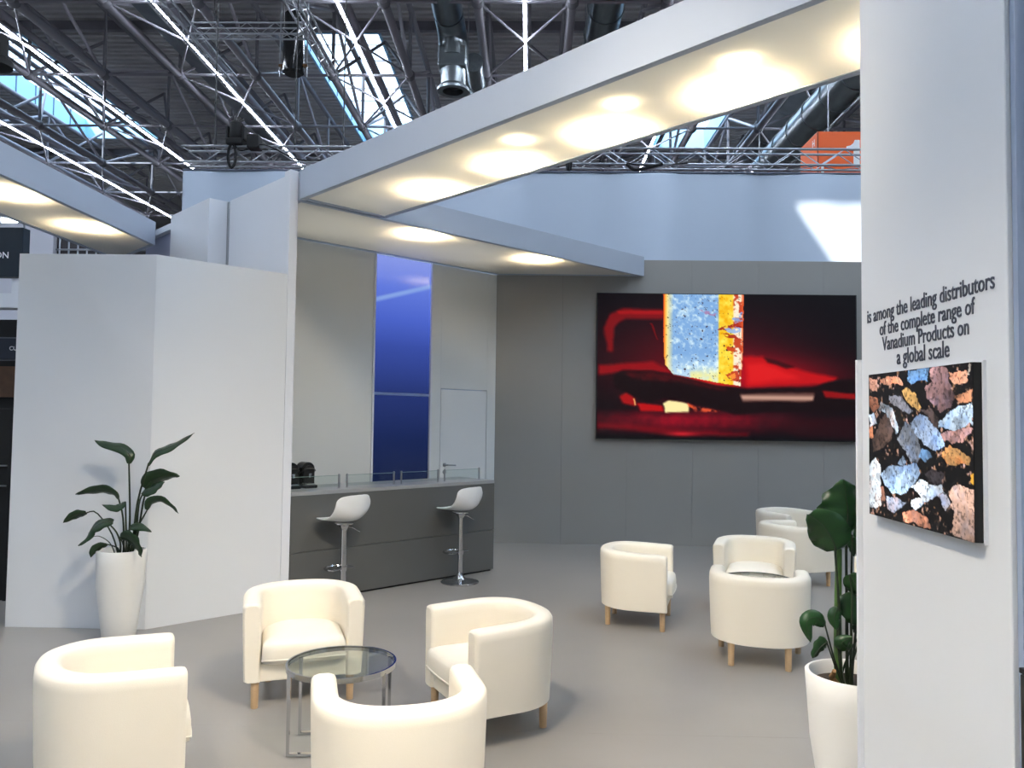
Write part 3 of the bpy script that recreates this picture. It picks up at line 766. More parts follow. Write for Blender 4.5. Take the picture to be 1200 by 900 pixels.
def coffee_machine(s, d, label):
    p = sd(s, d); t = thing('coffee_machine', (p.x, p.y, 1.0), label, 'coffee machine', rotz=math.radians(45), world_children=False)
    gloss = mat('gloss_black', (24, 25, 26), 0.15)
    def arch(w, h, y0, y1, z0=0.0):
        n = 14; r = w / 2
        prof = [(-r, z0), (r, z0)] + [(r * math.cos(math.pi * k / n), h - r + r * math.sin(math.pi * k / n)) for k in range(n + 1)]
        m = MB(); k = len(prof)
        return m.add([(x, y0, z) for x, z in prof] + [(x, y1, z) for x, z in prof], [tuple(range(k)), tuple(range(k, 2 * k))[::-1]] + [(i, k + i, k + (i + 1) % k, (i + 1) % k) for i in range(k)])
    part('base', MB().box(-.066, .066, -.085, .10, 0, .03), BLACK, t, bevel=.008)
    part('body', arch(.136, .245, -.02, .11, .028), gloss, t, bevel=.006)
    part('front_cover', arch(.110, .215, -.034, -.018, .05), BLACKM, t, bevel=.004)
    part('lever', MB().tube([(-.070, .05, .13), (-.066, -.03, .165), (-.04, -.05, .185), (.04, -.05, .185), (.066, -.03, .165), (.070, .05, .13)], .007, 8), BLACK, t, smooth=True)
    part('spout', MB().lathe([(.012, .10), (.020, .14)], 12, (0, -.05, 0)), CHROME, t)
    part('drip_tray', MB().box(-.045, .045, -.080, -.04, .03, .042), STEEL, t, bevel=.004)
    part('water_tank', MB().box(-.05, .05, .112, .15, .02, .17), mat('smoked_plastic', (48, 50, 54), .15), t, bevel=.01)
coffee_machine(5.40, -9.66, 'black capsule coffee machine on the bar, standing clear of the partition')
coffee_machine(5.155, -9.66, 'black capsule coffee machine half hidden by the partition edge')

# ------------------------------------------------------------------ bar stools
def make_stool():
    t = thing('bar_stool', (0, 0, 0), 'x', 'bar stool', 'white bar stools', world_children=False)
    # seat shell: rows run from the front lip over the seat up the back (y forward)
    prof = [(.215, .738, .11), (.208, .750, .155), (.165, .752, .186), (.085, .742, .204), (.0, .735, .212), (-.08, .738, .214), (-.14, .757, .214), (-.172, .80, .210), (-.180, .85, .202), (-.183, .90, .190), (-.184, .94, .174), (-.183, .968, .150), (-.181, .984, .11), (-.180, .988, .05)]
    lift = [.004, .006, .010, .016, .032, .07, .118, .12, .09, .055, .028, .010, 0, 0]
    fwd_ = [0, 0, 0, 0, 0, .008, .025, .05, .060, .058, .05, .038, .02, .008]
    N = 16; m = MB()
    for (y, z, w), c, fw in zip(prof, lift, fwd_):
        for i in range(N + 1):
            u = -1 + 2 * i / N; e = abs(u) ** 2.2
            m.v.append((w * u, y + fw * e, z + c * e))
    W = N + 1
    for j in range(len(prof) - 1):
        for i in range(N): m.f.append((j * W + i, j * W + i + 1, (j + 1) * W + i + 1, (j + 1) * W + i))
    o = part('seat_shell', m, SEATW, t, smooth=True, angle=180)
    so = o.modifiers.new('thickness', 'SOLIDIFY'); so.thickness = .012; so.offset = -1
    sb = o.modifiers.new('smooth', 'SUBSURF'); sb.levels = 1; sb.render_levels = 1
    part('seat_plate', MB().lathe([(.03, .66), (.05, .70), (.09, .712), (.09, .722)], 20), CHROME, t, smooth=True)
    part('gas_column', MB().lathe([(.019, .40), (.019, .70)], 16), CHROME, t, smooth=True)
    part('outer_column', MB().lathe([(.027, .05), (.027, .30), (.029, .30), (.029, .315), (.026, .315), (.026, .66), (.022, .664)], 18), CHROME, t, smooth=True)
    part('base_plate', MB().lathe([(.195, 0), (.197, .008), (.19, .014), (.14, .022), (.08, .034), (.05, .05), (.038, .075), (.03, .10)], 40), CHROME, t, smooth=True)
    ring = [(.02, .0, .31)] + [(.13 * math.cos(a), .05 + .14 * math.sin(a), .305) for a in [math.radians(-20 + 220 * i / 18) for i in range(19)]] + [(-.02, 0, .31)]
    part('footrest', MB().tube(ring, .0095, 8), CHROME, t, smooth=True)
    part('footrest_collar', MB().lathe([(.035, .29), (.035, .33)], 16), CHROME, t, smooth=True)
    part('height_lever', MB().tube([(.01, 0, .69), (.06, -.04, .675), (.12, -.08, .635)], .005, 6), CHROME, t, smooth=True)
    return t
def head(hx, hy): return math.atan2(hy, hx) - math.pi / 2
stool = make_stool()
stool.location = (-.694, 8.119, 0); stool.rotation_euler.z = head(-.82, .57)
stool['label'] = 'white shell bar stool on a chrome base at the far end of the bar'
s2 = copy_tree(stool); s2.location = (-1.672, 7.145, 0); s2.rotation_euler.z = head(-.82, .57)
s2['label'] = 'white shell bar stool at the near end of the bar, behind a cream armchair'

# ------------------------------------------------------------------ cream tub armchairs
def make_chair():
    t = thing('tub_armchair', (0, 0, 0), 'x', 'armchair', 'cream tub armchairs', world_children=False)
    HW, YF, YB_, TH = .350, .270, -.312, .108      # half width, front, back, wall thickness
    def plan(off):
        """outer U inset by off; from the right front end round the back to the left front end"""
        hw = HW - off; yb = YB_ + off; yc = .02
        pts = []
        for i in range(7): pts.append((hw, YF + (yc - YF) * i / 7))
        for i in range(33):
            a = math.pi * i / 32; c = math.cos(a); s = math.sin(a)
            p = 2.0 / 2.35
            pts.append((hw * math.copysign(abs(c) ** p, c), yc + (yb - yc) * abs(s) ** p))
        for i in range(1, 8): pts.append((-hw, yc + (YF - yc) * i / 7))
        return pts
    Z0 = .150
    def sec(ztop, k):
        b = .014
        raw = [(b + .02, Z0 + .004), (b, Z0 + .012), (.010, Z0 + .10), (0.0, ztop - .06), (.002, ztop - .022), (.012, ztop - .007), (.032, ztop),
               (TH - .032, ztop), (TH - .012, ztop - .007), (TH - .002, ztop - .022), (TH, ztop - .06), (TH, Z0 + .10), (TH, Z0 + .004)]
        return [(TH / 2 + (o - TH / 2) * (1 - k), z - (k * .05 if z > ztop - .05 else 0)) for o, z in raw]
    m = MB(); ns = len(sec(.6, 0))
    npl = len(plan(0))
    stations = [(0, .26, 0.0), (0, .08, .006), (0, 0.0, .020)] + [(i, 0.0, None) for i in range(1, npl - 1)] + [(npl - 1, 0.0, .020), (npl - 1, .08, .006), (npl - 1, .26, 0.0)]
    cache = {}
    def pin(off, i):
        key = round(off, 4)
        if key not in cache: cache[key] = plan(off)
        return cache[key][i]
    for i, kk, back in stations:
        y = plan(0)[i][1]
        f = max(0.0, min(1.0, (y - YB_) / (YF - YB_)))
        ztop = .622 - .017 * f ** 1.3
        for off, z in sec(ztop, kk):
            p = pin(off, i)
            m.v.append((p[0], p[1] if back is None else YF - back, z))
    n = len(stations)
    for j in range(n - 1):
        for k in range(ns):
            k2 = (k + 1) % ns
            m.f.append((j * ns + k, j * ns + k2, (j + 1) * ns + k2, (j + 1) * ns + k))
    m.f.append(tuple(range(ns))); m.f.append(tuple((n - 1) * ns + k for k in range(ns))[::-1])
    sh_ = part('tub_shell', m, CREAM, t, smooth=True, angle=50)
    # seat base between the arms
    pb = plan(TH - .004)
    part('seat_base', MB().prism([(x, min(y, YF - .014)) for x, y in pb], Z0 + .002, .255), CREAM, t, bevel=.008)
    # loose cushion: rounded plan, puffed
    pc = plan(TH + .004); mc = MB(); npc = len(pc)
    pc = [(x * .995, y + (.030 if y > YF - .05 else 0)) for x, y in pc]
    # bow the front edge forward
    front = [(x, YF + .030 + .014 * (1 - (x / .24) ** 2)) for x in [-.17, -.085, 0, .085, .17]]
    loop = pc + front; nl = len(loop); cx, cy = 0, .03
    rings = [(.93, .256), (.985, .266), (1.0, .292), (1.0, .334), (.985, .364), (.95, .382), (.80, .399), (.55, .410), (.25, .414)]
    for sc_, z in rings:
        for x, y in loop: mc.v.append((cx + (x - cx) * sc_, cy + (y - cy) * sc_, z))
    for j in range(len(rings) - 1):
        for k in range(nl):
            k2 = (k + 1) % nl
            mc.f.append((j * nl + k, j * nl + k2, (j + 1) * nl + k2, (j + 1) * nl + k))
    mc.f.append(tuple(range(nl))[::-1]); mc.f.append(tuple((len(rings) - 1) * nl + k for k in range(nl)))
    cu = part('seat_cushion', mc, CUSH, t, smooth=True, angle=180)
    seam = [(cx + (x - cx) * 1.004, cy + (y - cy) * 1.003, .284) for x, y in loop]
    part('piping', MB().tube(seam, .0045, 6, closed=True), CUSH, cu, smooth=True)
    for x, y in ((.272, .232), (-.272, .232), (.188, -.222), (-.188, -.222)):
        lg = part('leg', MB().lathe([(.019, 0), (.021, .004), (.024, .158)], 14, (x, y, 0)), WOOD, t, smooth=True)
    return t
chair = make_chair()
CH = [(-1.845, 3.525, 0.87, 0.493, 'cream tub armchair at the left edge of the front group, seen from behind'),
      (-1.394, 4.889, 0.335, -0.942, 'cream tub armchair facing the camera behind the round glass table, beside the bar'),
      (-0.19, 4.449, -0.873, -0.487, 'cream tub armchair on the right of the round glass table, turned to the left'),
      (-0.506, 3.195, -0.269, 0.963, 'nearest cream tub armchair, its back to the camera in front of the round glass table'),
      (0.932, 6.712, 0.967, -0.256, 'cream tub armchair standing alone left of the rear group, side to the camera'),
      (1.663, 5.716, 0.274, 0.962, 'cream tub armchair of the rear group with its back to the camera'),
      (2.06, 7.206, -0.319, -0.948, 'cream tub armchair of the rear group facing the camera across the glass table'),
      (3.12, 9.66, .6, -.8, 'farthest cream tub armchair, closest to the grey back wall'),
      (2.80, 8.43, .93, .36, 'cream tub armchair partly hidden by the plant leaves, just before the farthest one'),
      (2.807, 6.139, -0.929, 0.37, 'cream tub armchair almost hidden behind the plant on the right')]
for i, (x, y, hx, hy, lab) in enumerate(CH):
    c = chair if i == 0 else copy_tree(chair)
    c.location = (x, y, 0); c.rotation_euler.z = head(hx, hy); c['label'] = lab

# ------------------------------------------------------------------ round glass tables
TGLASS = glass('table_glass', (242, 246, 242), extra=.05)
def make_table(R=.28, h=.43):
    t = thing('glass_table', (0, 0, 0), 'x', 'table', 'round glass tables', world_children=False)
    part('glass_top', MB().lathe([(R - .012, h - .012), (R - .012, h - .004)], 48), TGLASS, t)
    part('rim', MB().lathe([(R - .010, h - .026), (R, h - .026), (R, h), (R - .010, h), (R - .010, h - .026)], 56, cap=False), CHROME, t, smooth=True)
    for sx in (-1, 1):
        y = sx * .135; x = R - .045
        part('leg_frame', MB().tube([(-x, y, h - .02), (-x, y, .013), (x, y, .013), (x, y, h - .02)], .0135, 4), CHROME, t)
    part('cross_bar', MB().tube([(0, -.135, .012), (0, .135, .012)], .010, 4), CHROME, t)
    return t
tb = make_table(); tb.location = (-.955, 4.09, 0); tb.rotation_euler.z = math.radians(4)
tb['label'] = 'round glass table with a chrome rim among the front armchairs'
t2 = copy_tree(tb); t2.location = (1.86, 6.42, 0); t2.rotation_euler.z = .3
t2['label'] = 'round glass table with a chrome rim among the rear armchairs'

# ------------------------------------------------------------------ large video wall
def furnace_picture(nu, nv):
    U, V = np.meshgrid(np.linspace(0, 1, nu + 1), np.linspace(0, 1, nv + 1))
    X = 42 + U * 1118; Y = 40 + V * 628
    n1 = fbm(U, V * .56, 26, 3); n2 = fbm(U, V * .56, 60, 11); n3 = fbm(U, V * .56, 9, 21)
    img = np.zeros(U.shape + (3,))
    def over(mask, col, a=1.0):
        a_ = (np.asarray(mask, float) * a)[..., None]; img[:] = img * (1 - a_) + np.array(col, float) * a_
    def soft(poly, s=6):
        acc = np.zeros(U.shape); k = 0
        for dx, dy in ((0, 0), (s, 0), (-s, 0), (0, s), (0, -s), (s * .7, s * .7), (-s * .7, -s * .7), (s * .7, -s * .7), (-s * .7, s * .7)):
            acc += inpoly(X + dx + 14 * (n1 - .5), Y + dy + 14 * (n3 - .5), poly); k += 1
        return acc / k
    over(np.ones(U.shape), (10, 7, 12))
    g = np.exp(-((X - 480) / 420) ** 2 - ((Y - 330) / 190) ** 2); img += g[..., None] * np.array((70, 0, 8))
    g = np.exp(-((X - 760) / 330) ** 2 - ((Y - 400) / 90) ** 2); img += g[..., None] * np.array((120, 0, 10))
    low = np.clip((Y - 540) / 40, 0, 1) * np.clip((660 - Y) / 60, 0, 1) * np.exp(-((X - 420) / 420) ** 2)
    img += (low * (.6 + .8 * n1))[..., None] * np.array((110, 2, 16))
    # hook on the left
    hook = soft([(70, 190), (90, 130), (150, 105), (330, 108), (330, 148), (160, 150), (115, 185), (108, 300), (85, 295)], 7)
    over(hook, (138, 10, 16), .85)
    over(soft([(120, 118), (330, 112), (330, 126), (130, 130)], 4), (190, 22, 24), .6)
    over(soft([(270, 165), (278, 165), (308, 238), (302, 240)], 2), (130, 8, 12), .8)
    # red hot steel behind, left and right of the billet
    over(soft([(42, 352), (180, 345), (285, 332), (370, 378), (300, 392), (130, 384), (42, 392)], 8), (150, 10, 18), .9)
    over(soft([(670, 312), (760, 308), (800, 330), (940, 372), (1085, 400), (1060, 425), (690, 440)], 8), (196, 14, 20), .92)
    over(soft([(690, 345), (760, 335), (850, 375), (930, 400), (700, 430)], 10), (235, 34, 34), .6)
    over(soft([(760, 308), (900, 355), (860, 362), (780, 335)], 5), (30, 4, 8), .8)
    over(soft([(1010, 452), (1160, 462), (1160, 492), (1020, 488)], 5), (190, 16, 20), .85)
    # billet
    bil = inpoly(X + 6 * (n2 - .5), Y + 6 * (n1 - .5), [(327, 30), (677, 30), (673, 300), (662, 440), (560, 424), (480, 408), (372, 390), (338, 350), (330, 300)])
    t = (X - 345) / 225
    blue = np.array((128, 172, 222), float)
    mot = np.clip((.5 * n2 + .5 * fbm(U, V * .56, 110, 71) - .50) * 4, 0, 1) * .8 + np.clip((Y - 300) / 110, 0, 1) * .75
    colr = blue + np.clip(mot, 0, 1)[..., None] * (np.array((228, 250, 255)) - blue)
    yel = np.clip((Y - 350) / 60, 0, 1) * np.clip((n1 - .35) * 4, 0, 1)
    colr = colr + yel[..., None] * (np.array((255, 240, 130)) - colr)
    ed = np.clip((372 - X) / 30, 0, 1)
    colr = colr + ed[..., None] * (np.array((255, 236, 150)) - colr)
    ed = np.clip((346 - X) / 14, 0, 1); colr = colr + ed[..., None] * (np.array((255, 150, 40)) - colr)
    ed = np.clip((334 - X) / 8, 0, 1); colr = colr + ed[..., None] * (np.array((220, 40, 20)) - colr)
    yb = np.clip((X - 564) / 8, 0, 1); yc = np.array((250, 206, 48)) + (n2[..., None] - .5) * np.array((20, 90, 120))
    colr = colr + yb[..., None] * (yc - colr)
    rb = np.clip((X - 628) / 8, 0, 1); wc = np.array((255, 238, 210)) * np.ones(U.shape + (1,))
    spots = np.clip((fbm(U, V * .56, 50, 31) - .50) * 12, 0, 1)
    wc = wc + spots[..., None] * (np.array((196, 70, 40)) - wc)
    colr = colr + rb[..., None] * (wc - colr)
    ed = np.clip((X - 664) / 8, 0, 1) * .8; colr = colr + ed[..., None] * (np.array((235, 90, 40)) - colr)
    for poly, c in (([(560, 195), (610, 178), (665, 172), (668, 190), (600, 200)], (150, 20, 20)), ([(580, 210), (640, 218), (655, 240), (600, 232)], (170, 40, 20)),
                    ([(600, 190), (660, 190), (664, 208), (610, 210)], (150, 180, 230)), ([(628, 150), (668, 118), (668, 160), (640, 172)], (140, 170, 225)),
                    ([(485, 100), (530, 115), (565, 118), (545, 132), (515, 130)], (170, 130, 170)), ([(595, 262), (640, 275), (650, 310), (612, 290)], (200, 60, 20)),
                    ([(600, 392), (655, 372), (658, 425), (620, 420)], (190, 50, 24)), ([(610, 398), (640, 388), (645, 412), (622, 414)], (255, 150, 60))):
        mk = inpoly(X + 26 * (n2 - .5), Y + 26 * (n1 - .5), poly) * np.clip((fbm(U, V, 70, 41) - .33) * 6, 0, 1)
        colr = colr + (mk * .9)[..., None] * (np.array(c, float) - colr)
    dots = (fbm(U, V * .56, 120, 51) > .765); colr = np.where(dots[..., None], np.array((60, 30, 40.)), colr)
    img[:] = np.where(bil[..., None], colr, img)
    over(soft([(372, 388), (480, 404), (560, 422), (662, 438), (660, 450), (470, 420), (372, 402)], 4) * (1 - bil), (240, 40, 30), .85)
    # dark tongs in front
    dark = soft([(110, 400), (150, 375), (285, 372), (400, 402), (560, 432), (690, 448), (980, 438), (1080, 405), (1160, 398), (1160, 545), (960, 540), (640, 556), (480, 522), (330, 498), (270, 520), (190, 488), (120, 452)], 6)
    over(dark, (20, 6, 9), .97)
    over(soft([(150, 385), (290, 380), (420, 410), (600, 446), (600, 458), (400, 425), (200, 410)], 8) * (n2 + .2), (110, 12, 20), .7)
    over(soft([(1015, 455), (1160, 465), (1160, 490), (1025, 484)], 5), (170, 14, 18), .8)
    gl = soft([(664, 470), (980, 460), (975, 500), (672, 506)], 5); band = np.exp(-((Y - 487) / 12) ** 2)
    over(gl, (92, 58, 52), .9); over(gl * band, (214, 170, 150), .85)
    # glow below
    over(soft([(135, 490), (165, 470), (210, 500), (215, 535), (150, 520)], 6), (176, 16, 18), .9)
    over(soft([(205, 500), (215, 520), (320, 530), (330, 556), (235, 556)], 5), (198, 14, 18), .9)
    over(soft([(325, 520), (350, 506), (440, 522), (440, 556), (335, 560)], 4), (255, 240, 170), .98)
    over(soft([(430, 515), (470, 530), (580, 545), (560, 552), (440, 552)], 4) * np.clip((n2 - .3) * 4, 0, 1), (240, 90, 50), .9)
    over(soft([(200, 500), (208, 500), (216, 530), (208, 532)], 2), (255, 200, 120), .8)
    over(soft([(42, 600), (420, 632), (700, 640), (700, 652), (400, 660), (42, 622)], 8), (150, 6, 22), .55)
    over(np.exp(-((X - 410) / 60) ** 2 - ((Y - 648) / 9) ** 2), (235, 40, 50), .7)
    over(soft([(800, 585), (1160, 570), (1160, 668), (900, 650)], 12), (52, 8, 16), .5)
    return img
t = thing('video_wall', (2.65, YB, 1.44), 'wide wall-mounted screen showing a glowing steel billet', 'screen')
part('screen_body', MB().box(.90, 4.40, YB - .07, YB - .001, 1.430, 3.412), BLACK, t)
me = picture_mesh('display_face', Vector((.915, YB - .072, 3.402)) - ORG[t.name], (3.47, 0, 0), (0, 0, -1.955), 420, 236, furnace_picture(420, 236), .60)
o = bpy.data.objects.new('display_face', me); COL.objects.link(o); o.parent = t

# ------------------------------------------------------------------ small screen with rocks
ROCKS=[
 ((235, 245, 255),[(0.0, 0.648), (0.079, 0.583), (0.134, 0.652), (0.139, 0.924), (0.084, 0.955), (0.0, 0.945)]),
 ((170, 195, 225),[(0.134, 0.697), (0.233, 0.635), (0.394, 0.631), (0.513, 0.603), (0.56, 0.66), (0.481, 0.738), (0.405, 0.804), (0.28, 0.829), (0.196, 0.78)]),
 ((228, 238, 250),[(0.46, 0.755), (0.554, 0.698), (0.664, 0.723), (0.755, 0.709), (0.768, 0.755), (0.683, 0.8), (0.605, 0.838), (0.502, 0.902), (0.464, 0.874), (0.47, 0.838), (0.564, 0.81)]),
 ((190, 205, 235),[(0.204, 0.847), (0.28, 0.851), (0.412, 0.856), (0.349, 0.906), (0.28, 0.953), (0.204, 0.944)]),
 ((165, 185, 215),[(0.46, 0.341), (0.554, 0.295), (0.625, 0.303), (0.702, 0.375), (0.768, 0.431), (0.777, 0.482), (0.693, 0.518), (0.605, 0.473), (0.523, 0.422), (0.47, 0.39)]),
 ((120, 125, 135),[(0.326, 0.453), (0.405, 0.342), (0.46, 0.355), (0.533, 0.429), (0.564, 0.516), (0.533, 0.601), (0.47, 0.6), (0.394, 0.514)]),
 ((110, 150, 195),[(0.564, 0.489), (0.644, 0.511), (0.66, 0.556), (0.605, 0.581), (0.544, 0.559)]),
 ((200, 220, 240),[(0.725, 0.335), (0.795, 0.295), (0.9, 0.243), (0.997, 0.221), (1.0, 0.341), (0.917, 0.374), (0.848, 0.383), (0.777, 0.385), (0.73, 0.367)]),
 ((215, 160, 150),[(0.74, 0.413), (0.848, 0.383), (1.0, 0.365), (0.992, 0.39), (0.917, 0.449), (0.831, 0.462), (0.768, 0.444)]),
 ((215, 160, 100),[(0.758, 0.516), (0.804, 0.474), (0.9, 0.493), (0.976, 0.531), (0.967, 0.572), (0.866, 0.587), (0.795, 0.584), (0.755, 0.555)]),
 ((205, 165, 145),[(0.804, 0.731), (0.883, 0.696), (1.0, 0.706), (1.003, 0.999), (0.917, 1.003), (0.831, 0.989), (0.84, 0.854)]),
 ((80, 62, 55),[(0.045, 0.459), (0.134, 0.333), (0.208, 0.265), (0.28, 0.404), (0.256, 0.464), (0.134, 0.53), (0.045, 0.552)]),
 ((185, 205, 225),[(0.109, 0.258), (0.147, 0.205), (0.28, 0.243), (0.345, 0.387), (0.303, 0.417), (0.233, 0.317), (0.184, 0.272)]),
 ((205, 160, 95),[(0.376, 0.135), (0.427, 0.113), (0.527, 0.16), (0.574, 0.25), (0.544, 0.268), (0.47, 0.229), (0.405, 0.179)]),
 ((140, 140, 150),[(0.233, 0.154), (0.372, 0.171), (0.481, 0.271), (0.449, 0.292), (0.349, 0.243), (0.256, 0.206)]),
 ((225, 160, 130),[(0.139, 0.045), (0.233, 0.028), (0.372, 0.042), (0.394, 0.086), (0.233, 0.087), (0.147, 0.069)]),
 ((120, 165, 215),[(0.438, 0.003), (0.523, 0.001), (0.64, -0.012), (0.634, 0.082), (0.544, 0.085), (0.481, 0.096), (0.438, 0.059)]),
 ((150, 115, 115),[(0.654, 0.002), (0.758, -0.01), (0.804, 0.012), (0.816, 0.102), (0.866, 0.18), (0.831, 0.256), (0.74, 0.269), (0.625, 0.202), (0.605, 0.121), (0.664, 0.083)]),
 ((230, 170, 140),[(0.813, 0.044), (0.866, 0.054), (0.967, 0.041), (0.959, 0.114), (0.866, 0.117), (0.822, 0.083)]),
 ((220, 150, 110),[(0.848, 0.186), (0.934, 0.169), (0.997, 0.152), (0.997, 0.213), (0.9, 0.224)]),
 ((210, 140, 110),[(0.372, 0.931), (0.481, 0.902), (0.605, 0.92), (0.644, 0.98), (0.585, 0.998), (0.481, 0.983), (0.383, 0.986)]),
 ((60, 55, 60),[(0.585, 0.658), (0.664, 0.629), (0.768, 0.639), (0.758, 0.698), (0.664, 0.709)]),
 ((185, 180, 190),[(0.712, 0.783), (0.786, 0.759), (0.816, 0.819), (0.768, 0.859)]),
 ((130, 150, 175),[(0.326, 0.619), (0.383, 0.55), (0.427, 0.603), (0.394, 0.628)]),
 ((190, 210, 235),[(0.005, 0.289), (0.063, 0.273), (0.089, 0.35), (0.019, 0.382)]),
 ((190, 120, 90),[(0.005, 0.149), (0.109, 0.166), (0.122, 0.242), (0.058, 0.273), (0.005, 0.234)]),
 ((220, 140, 100),[(0.005, 0.383), (0.037, 0.366), (0.058, 0.443), (0.005, 0.461)]),
 ((230, 215, 200),[(0.961, 0.01), (0.984, 0.005), (0.987, 0.06), (0.967, 0.062)]),
 ((170, 120, 100),[(0.134, 0.788), (0.172, 0.776), (0.196, 0.87), (0.147, 0.892)]),
 ((180, 130, 110),[(0.005, 0.016), (0.109, 0.044), (0.104, 0.12), (0.005, 0.102)]),
 ((225, 170, 60),[(0.981, 0.635), (1.002, 0.614), (1.002, 0.681), (0.981, 0.671)]),
 ((75, 62, 60),[(0.554, 0.263), (0.664, 0.256), (0.725, 0.309), (0.712, 0.381), (0.644, 0.31)]),
]

def rock_picture(nu, nv):
    U, V = np.meshgrid(np.linspace(0, 1, nu + 1), np.linspace(0, 1, nv + 1))
    n1 = fbm(U * 1.33, V, 14, 5); n2 = fbm(U * 1.33, V, 34, 15); n3 = fbm(U * 1.33, V, 60, 25)
    img = np.zeros(U.shape + (3,)) + np.array((8, 7, 8.))
    # gravel between the large stones
    g = np.clip((n2 - .60) * 9, 0, 1) * np.clip((n1 - .40) * 5, 0, 1)
    gc = np.array((196, 150, 128)) + (n3[..., None] - .5) * np.array((160, 160, 220))
    img = img + (g * .85)[..., None] * (gc - img)
    for i, (c, poly) in enumerate(ROCKS):
        mk = inpoly(U + .035 * (n2 - .5), V + .035 * (n1 - .5), poly)
        c = np.array(c, float); cx = np.mean([p[0] for p in poly]); cy = np.mean([p[1] for p in poly])
        ang = (i * 1.7) % 6.28
        facet = np.floor(3.0 * (fbm(U * 1.33 + i, V + .3 * i, 7, 60 + i))) / 3.0
        crack = np.clip((n3 - .60) * 8, 0, 1)
        k = .86 + .55 * (facet - .33) + .22 * ((U - cx) * math.cos(ang) + (V - cy) * math.sin(ang)) / .15 + .35 * (n2 - .5)
        col = c * np.clip(k, .35, 1.35)[..., None]
        tint = np.array((1.15, .95, .85)) if i % 3 == 0 else np.array((.92, 1.0, 1.12))
        col = col * (1 + (np.clip((n1 - .5) * 3, 0, 1))[..., None] * (tint - 1))
        col = col * (1 - .45 * crack[..., None])
        img = np.where(mk[..., None], col, img)
    return img
t = thing('wall_screen', (XR, 2.47, 1.38), 'square-cornered screen on the right wall showing broken rocks', 'screen')
part('screen_body', MB().box(XR - .0325, XR - .001, 2.088, 2.72, 1.388, 1.862), BLACKM, t, bevel=.002)
part('back_frame', MB().box(XR - .010, XR - .0005, 2.083, 2.725, 1.383, 1.867), WHITE, t)
ROCK_O = Vector((XR - .034, 2.72, 1.862))
me = picture_mesh('display_face', ROCK_O - ORG[t.name], (0, -.632, 0), (0, 0, -.474), 240, 180, rock_picture(240, 180), .95)
o = bpy.data.objects.new('display_face', me); COL.objects.link(o); o.parent = t
# black cabinet in front of the wall end
t = thing('black_cabinet', (1.45, 1.85, 0), 'black cabinet edge at the lower right corner of the picture', 'cabinet')
part('body', MB().box(1.177, 1.75, 1.72, 1.925, .06, 1.105), BLACK, t, bevel=.004)
part('top', MB().box(1.176, 1.76, 1.71, 1.926, 1.107, 1.12), BLACKM, t, bevel=.002)
for y in (1.75, 1.90): part('foot', MB().box(1.25, 1.30, y - .02, y + .02, 0, .06), BLACKM, t)

# ------------------------------------------------------------------ potted plants
LEAVES_TALL=[
 (0.0132,[(0.04, 0.685), (0.034, 0.914), (0.003, 1.299)],[(0.003, 1.313), (0.006, 1.377), (-0.057, 1.429), (-0.141, 1.447), (-0.225, 1.465), (-0.278, 1.485)],0.063,0.06),
 (0.0132,[(0.088, 0.721), (0.124, 1.034), (0.202, 1.305)],[(0.202, 1.311), (0.256, 1.401), (0.34, 1.437), (0.437, 1.485), (0.547, 1.554)],0.060,-0.05),
 (0.0120,[(0.106, 0.769), (0.136, 1.034), (0.148, 1.118)],[(0.136, 1.13), (0.184, 1.19), (0.28, 1.226), (0.394, 1.224)],0.102,0.05),
 (0.0120,[(0.1, 0.769), (0.118, 1.01), (0.142, 1.088)],[(0.136, 1.094), (0.196, 1.124), (0.256, 1.16), (0.31, 1.184)],0.072,0.00),
 (0.0108,[(0.112, 0.793), (0.148, 0.866), (0.22, 0.98)],[(0.218, 0.986), (0.244, 1.046), (0.328, 1.06), (0.412, 1.01), (0.465, 0.965)],0.051,-0.08),
 (0.0120,[(0.022, 0.697), (0.016, 0.914), (-0.011, 1.046)],[(-0.015, 1.058), (-0.069, 1.106), (-0.153, 1.121), (-0.249, 1.106), (-0.336, 1.087)],0.066,-0.04),
 (0.0108,[(0.052, 0.697), (0.064, 0.914), (0.079, 1.034)],[(0.078, 1.044), (0.04, 1.012), (-0.009, 1.004), (-0.083, 1.024)],0.051,-0.12),
 (0.0096,[(-0.027, 0.685), (-0.075, 0.823), (-0.177, 0.956), (-0.241, 0.953)],[(-0.243, 0.953), (-0.303, 0.94), (-0.357, 0.914), (-0.408, 0.878)],0.055,-0.06),
 (0.0108,[(0.009, 0.721), (-0.003, 0.817), (-0.039, 0.89)],[(-0.006, 0.902), (-0.081, 0.892), (-0.147, 0.854), (-0.177, 0.787), (-0.243, 0.725)],0.075,-0.12),
 (0.0084,[(-0.009, 0.685), (-0.033, 0.715), (-0.057, 0.731)],[(-0.057, 0.731), (-0.117, 0.712), (-0.153, 0.679), (-0.165, 0.637)],0.048,-0.10),
 (0.0096,[(0.04, 0.685), (0.052, 0.745), (0.064, 0.775)],[(0.058, 0.793), (0.124, 0.775), (0.184, 0.727), (0.234, 0.655)],0.114,-0.14),
 (0.0096,[(0.07, 0.697), (0.082, 0.793), (0.1, 0.848)],[(0.094, 0.854), (0.136, 0.866), (0.184, 0.86), (0.268, 0.826)],0.055,-0.08),
 (0.0060,[(-0.057, 0.685), (-0.087, 0.739), (-0.147, 0.778), (-0.189, 0.779)],None,0.000,-0.05),
]
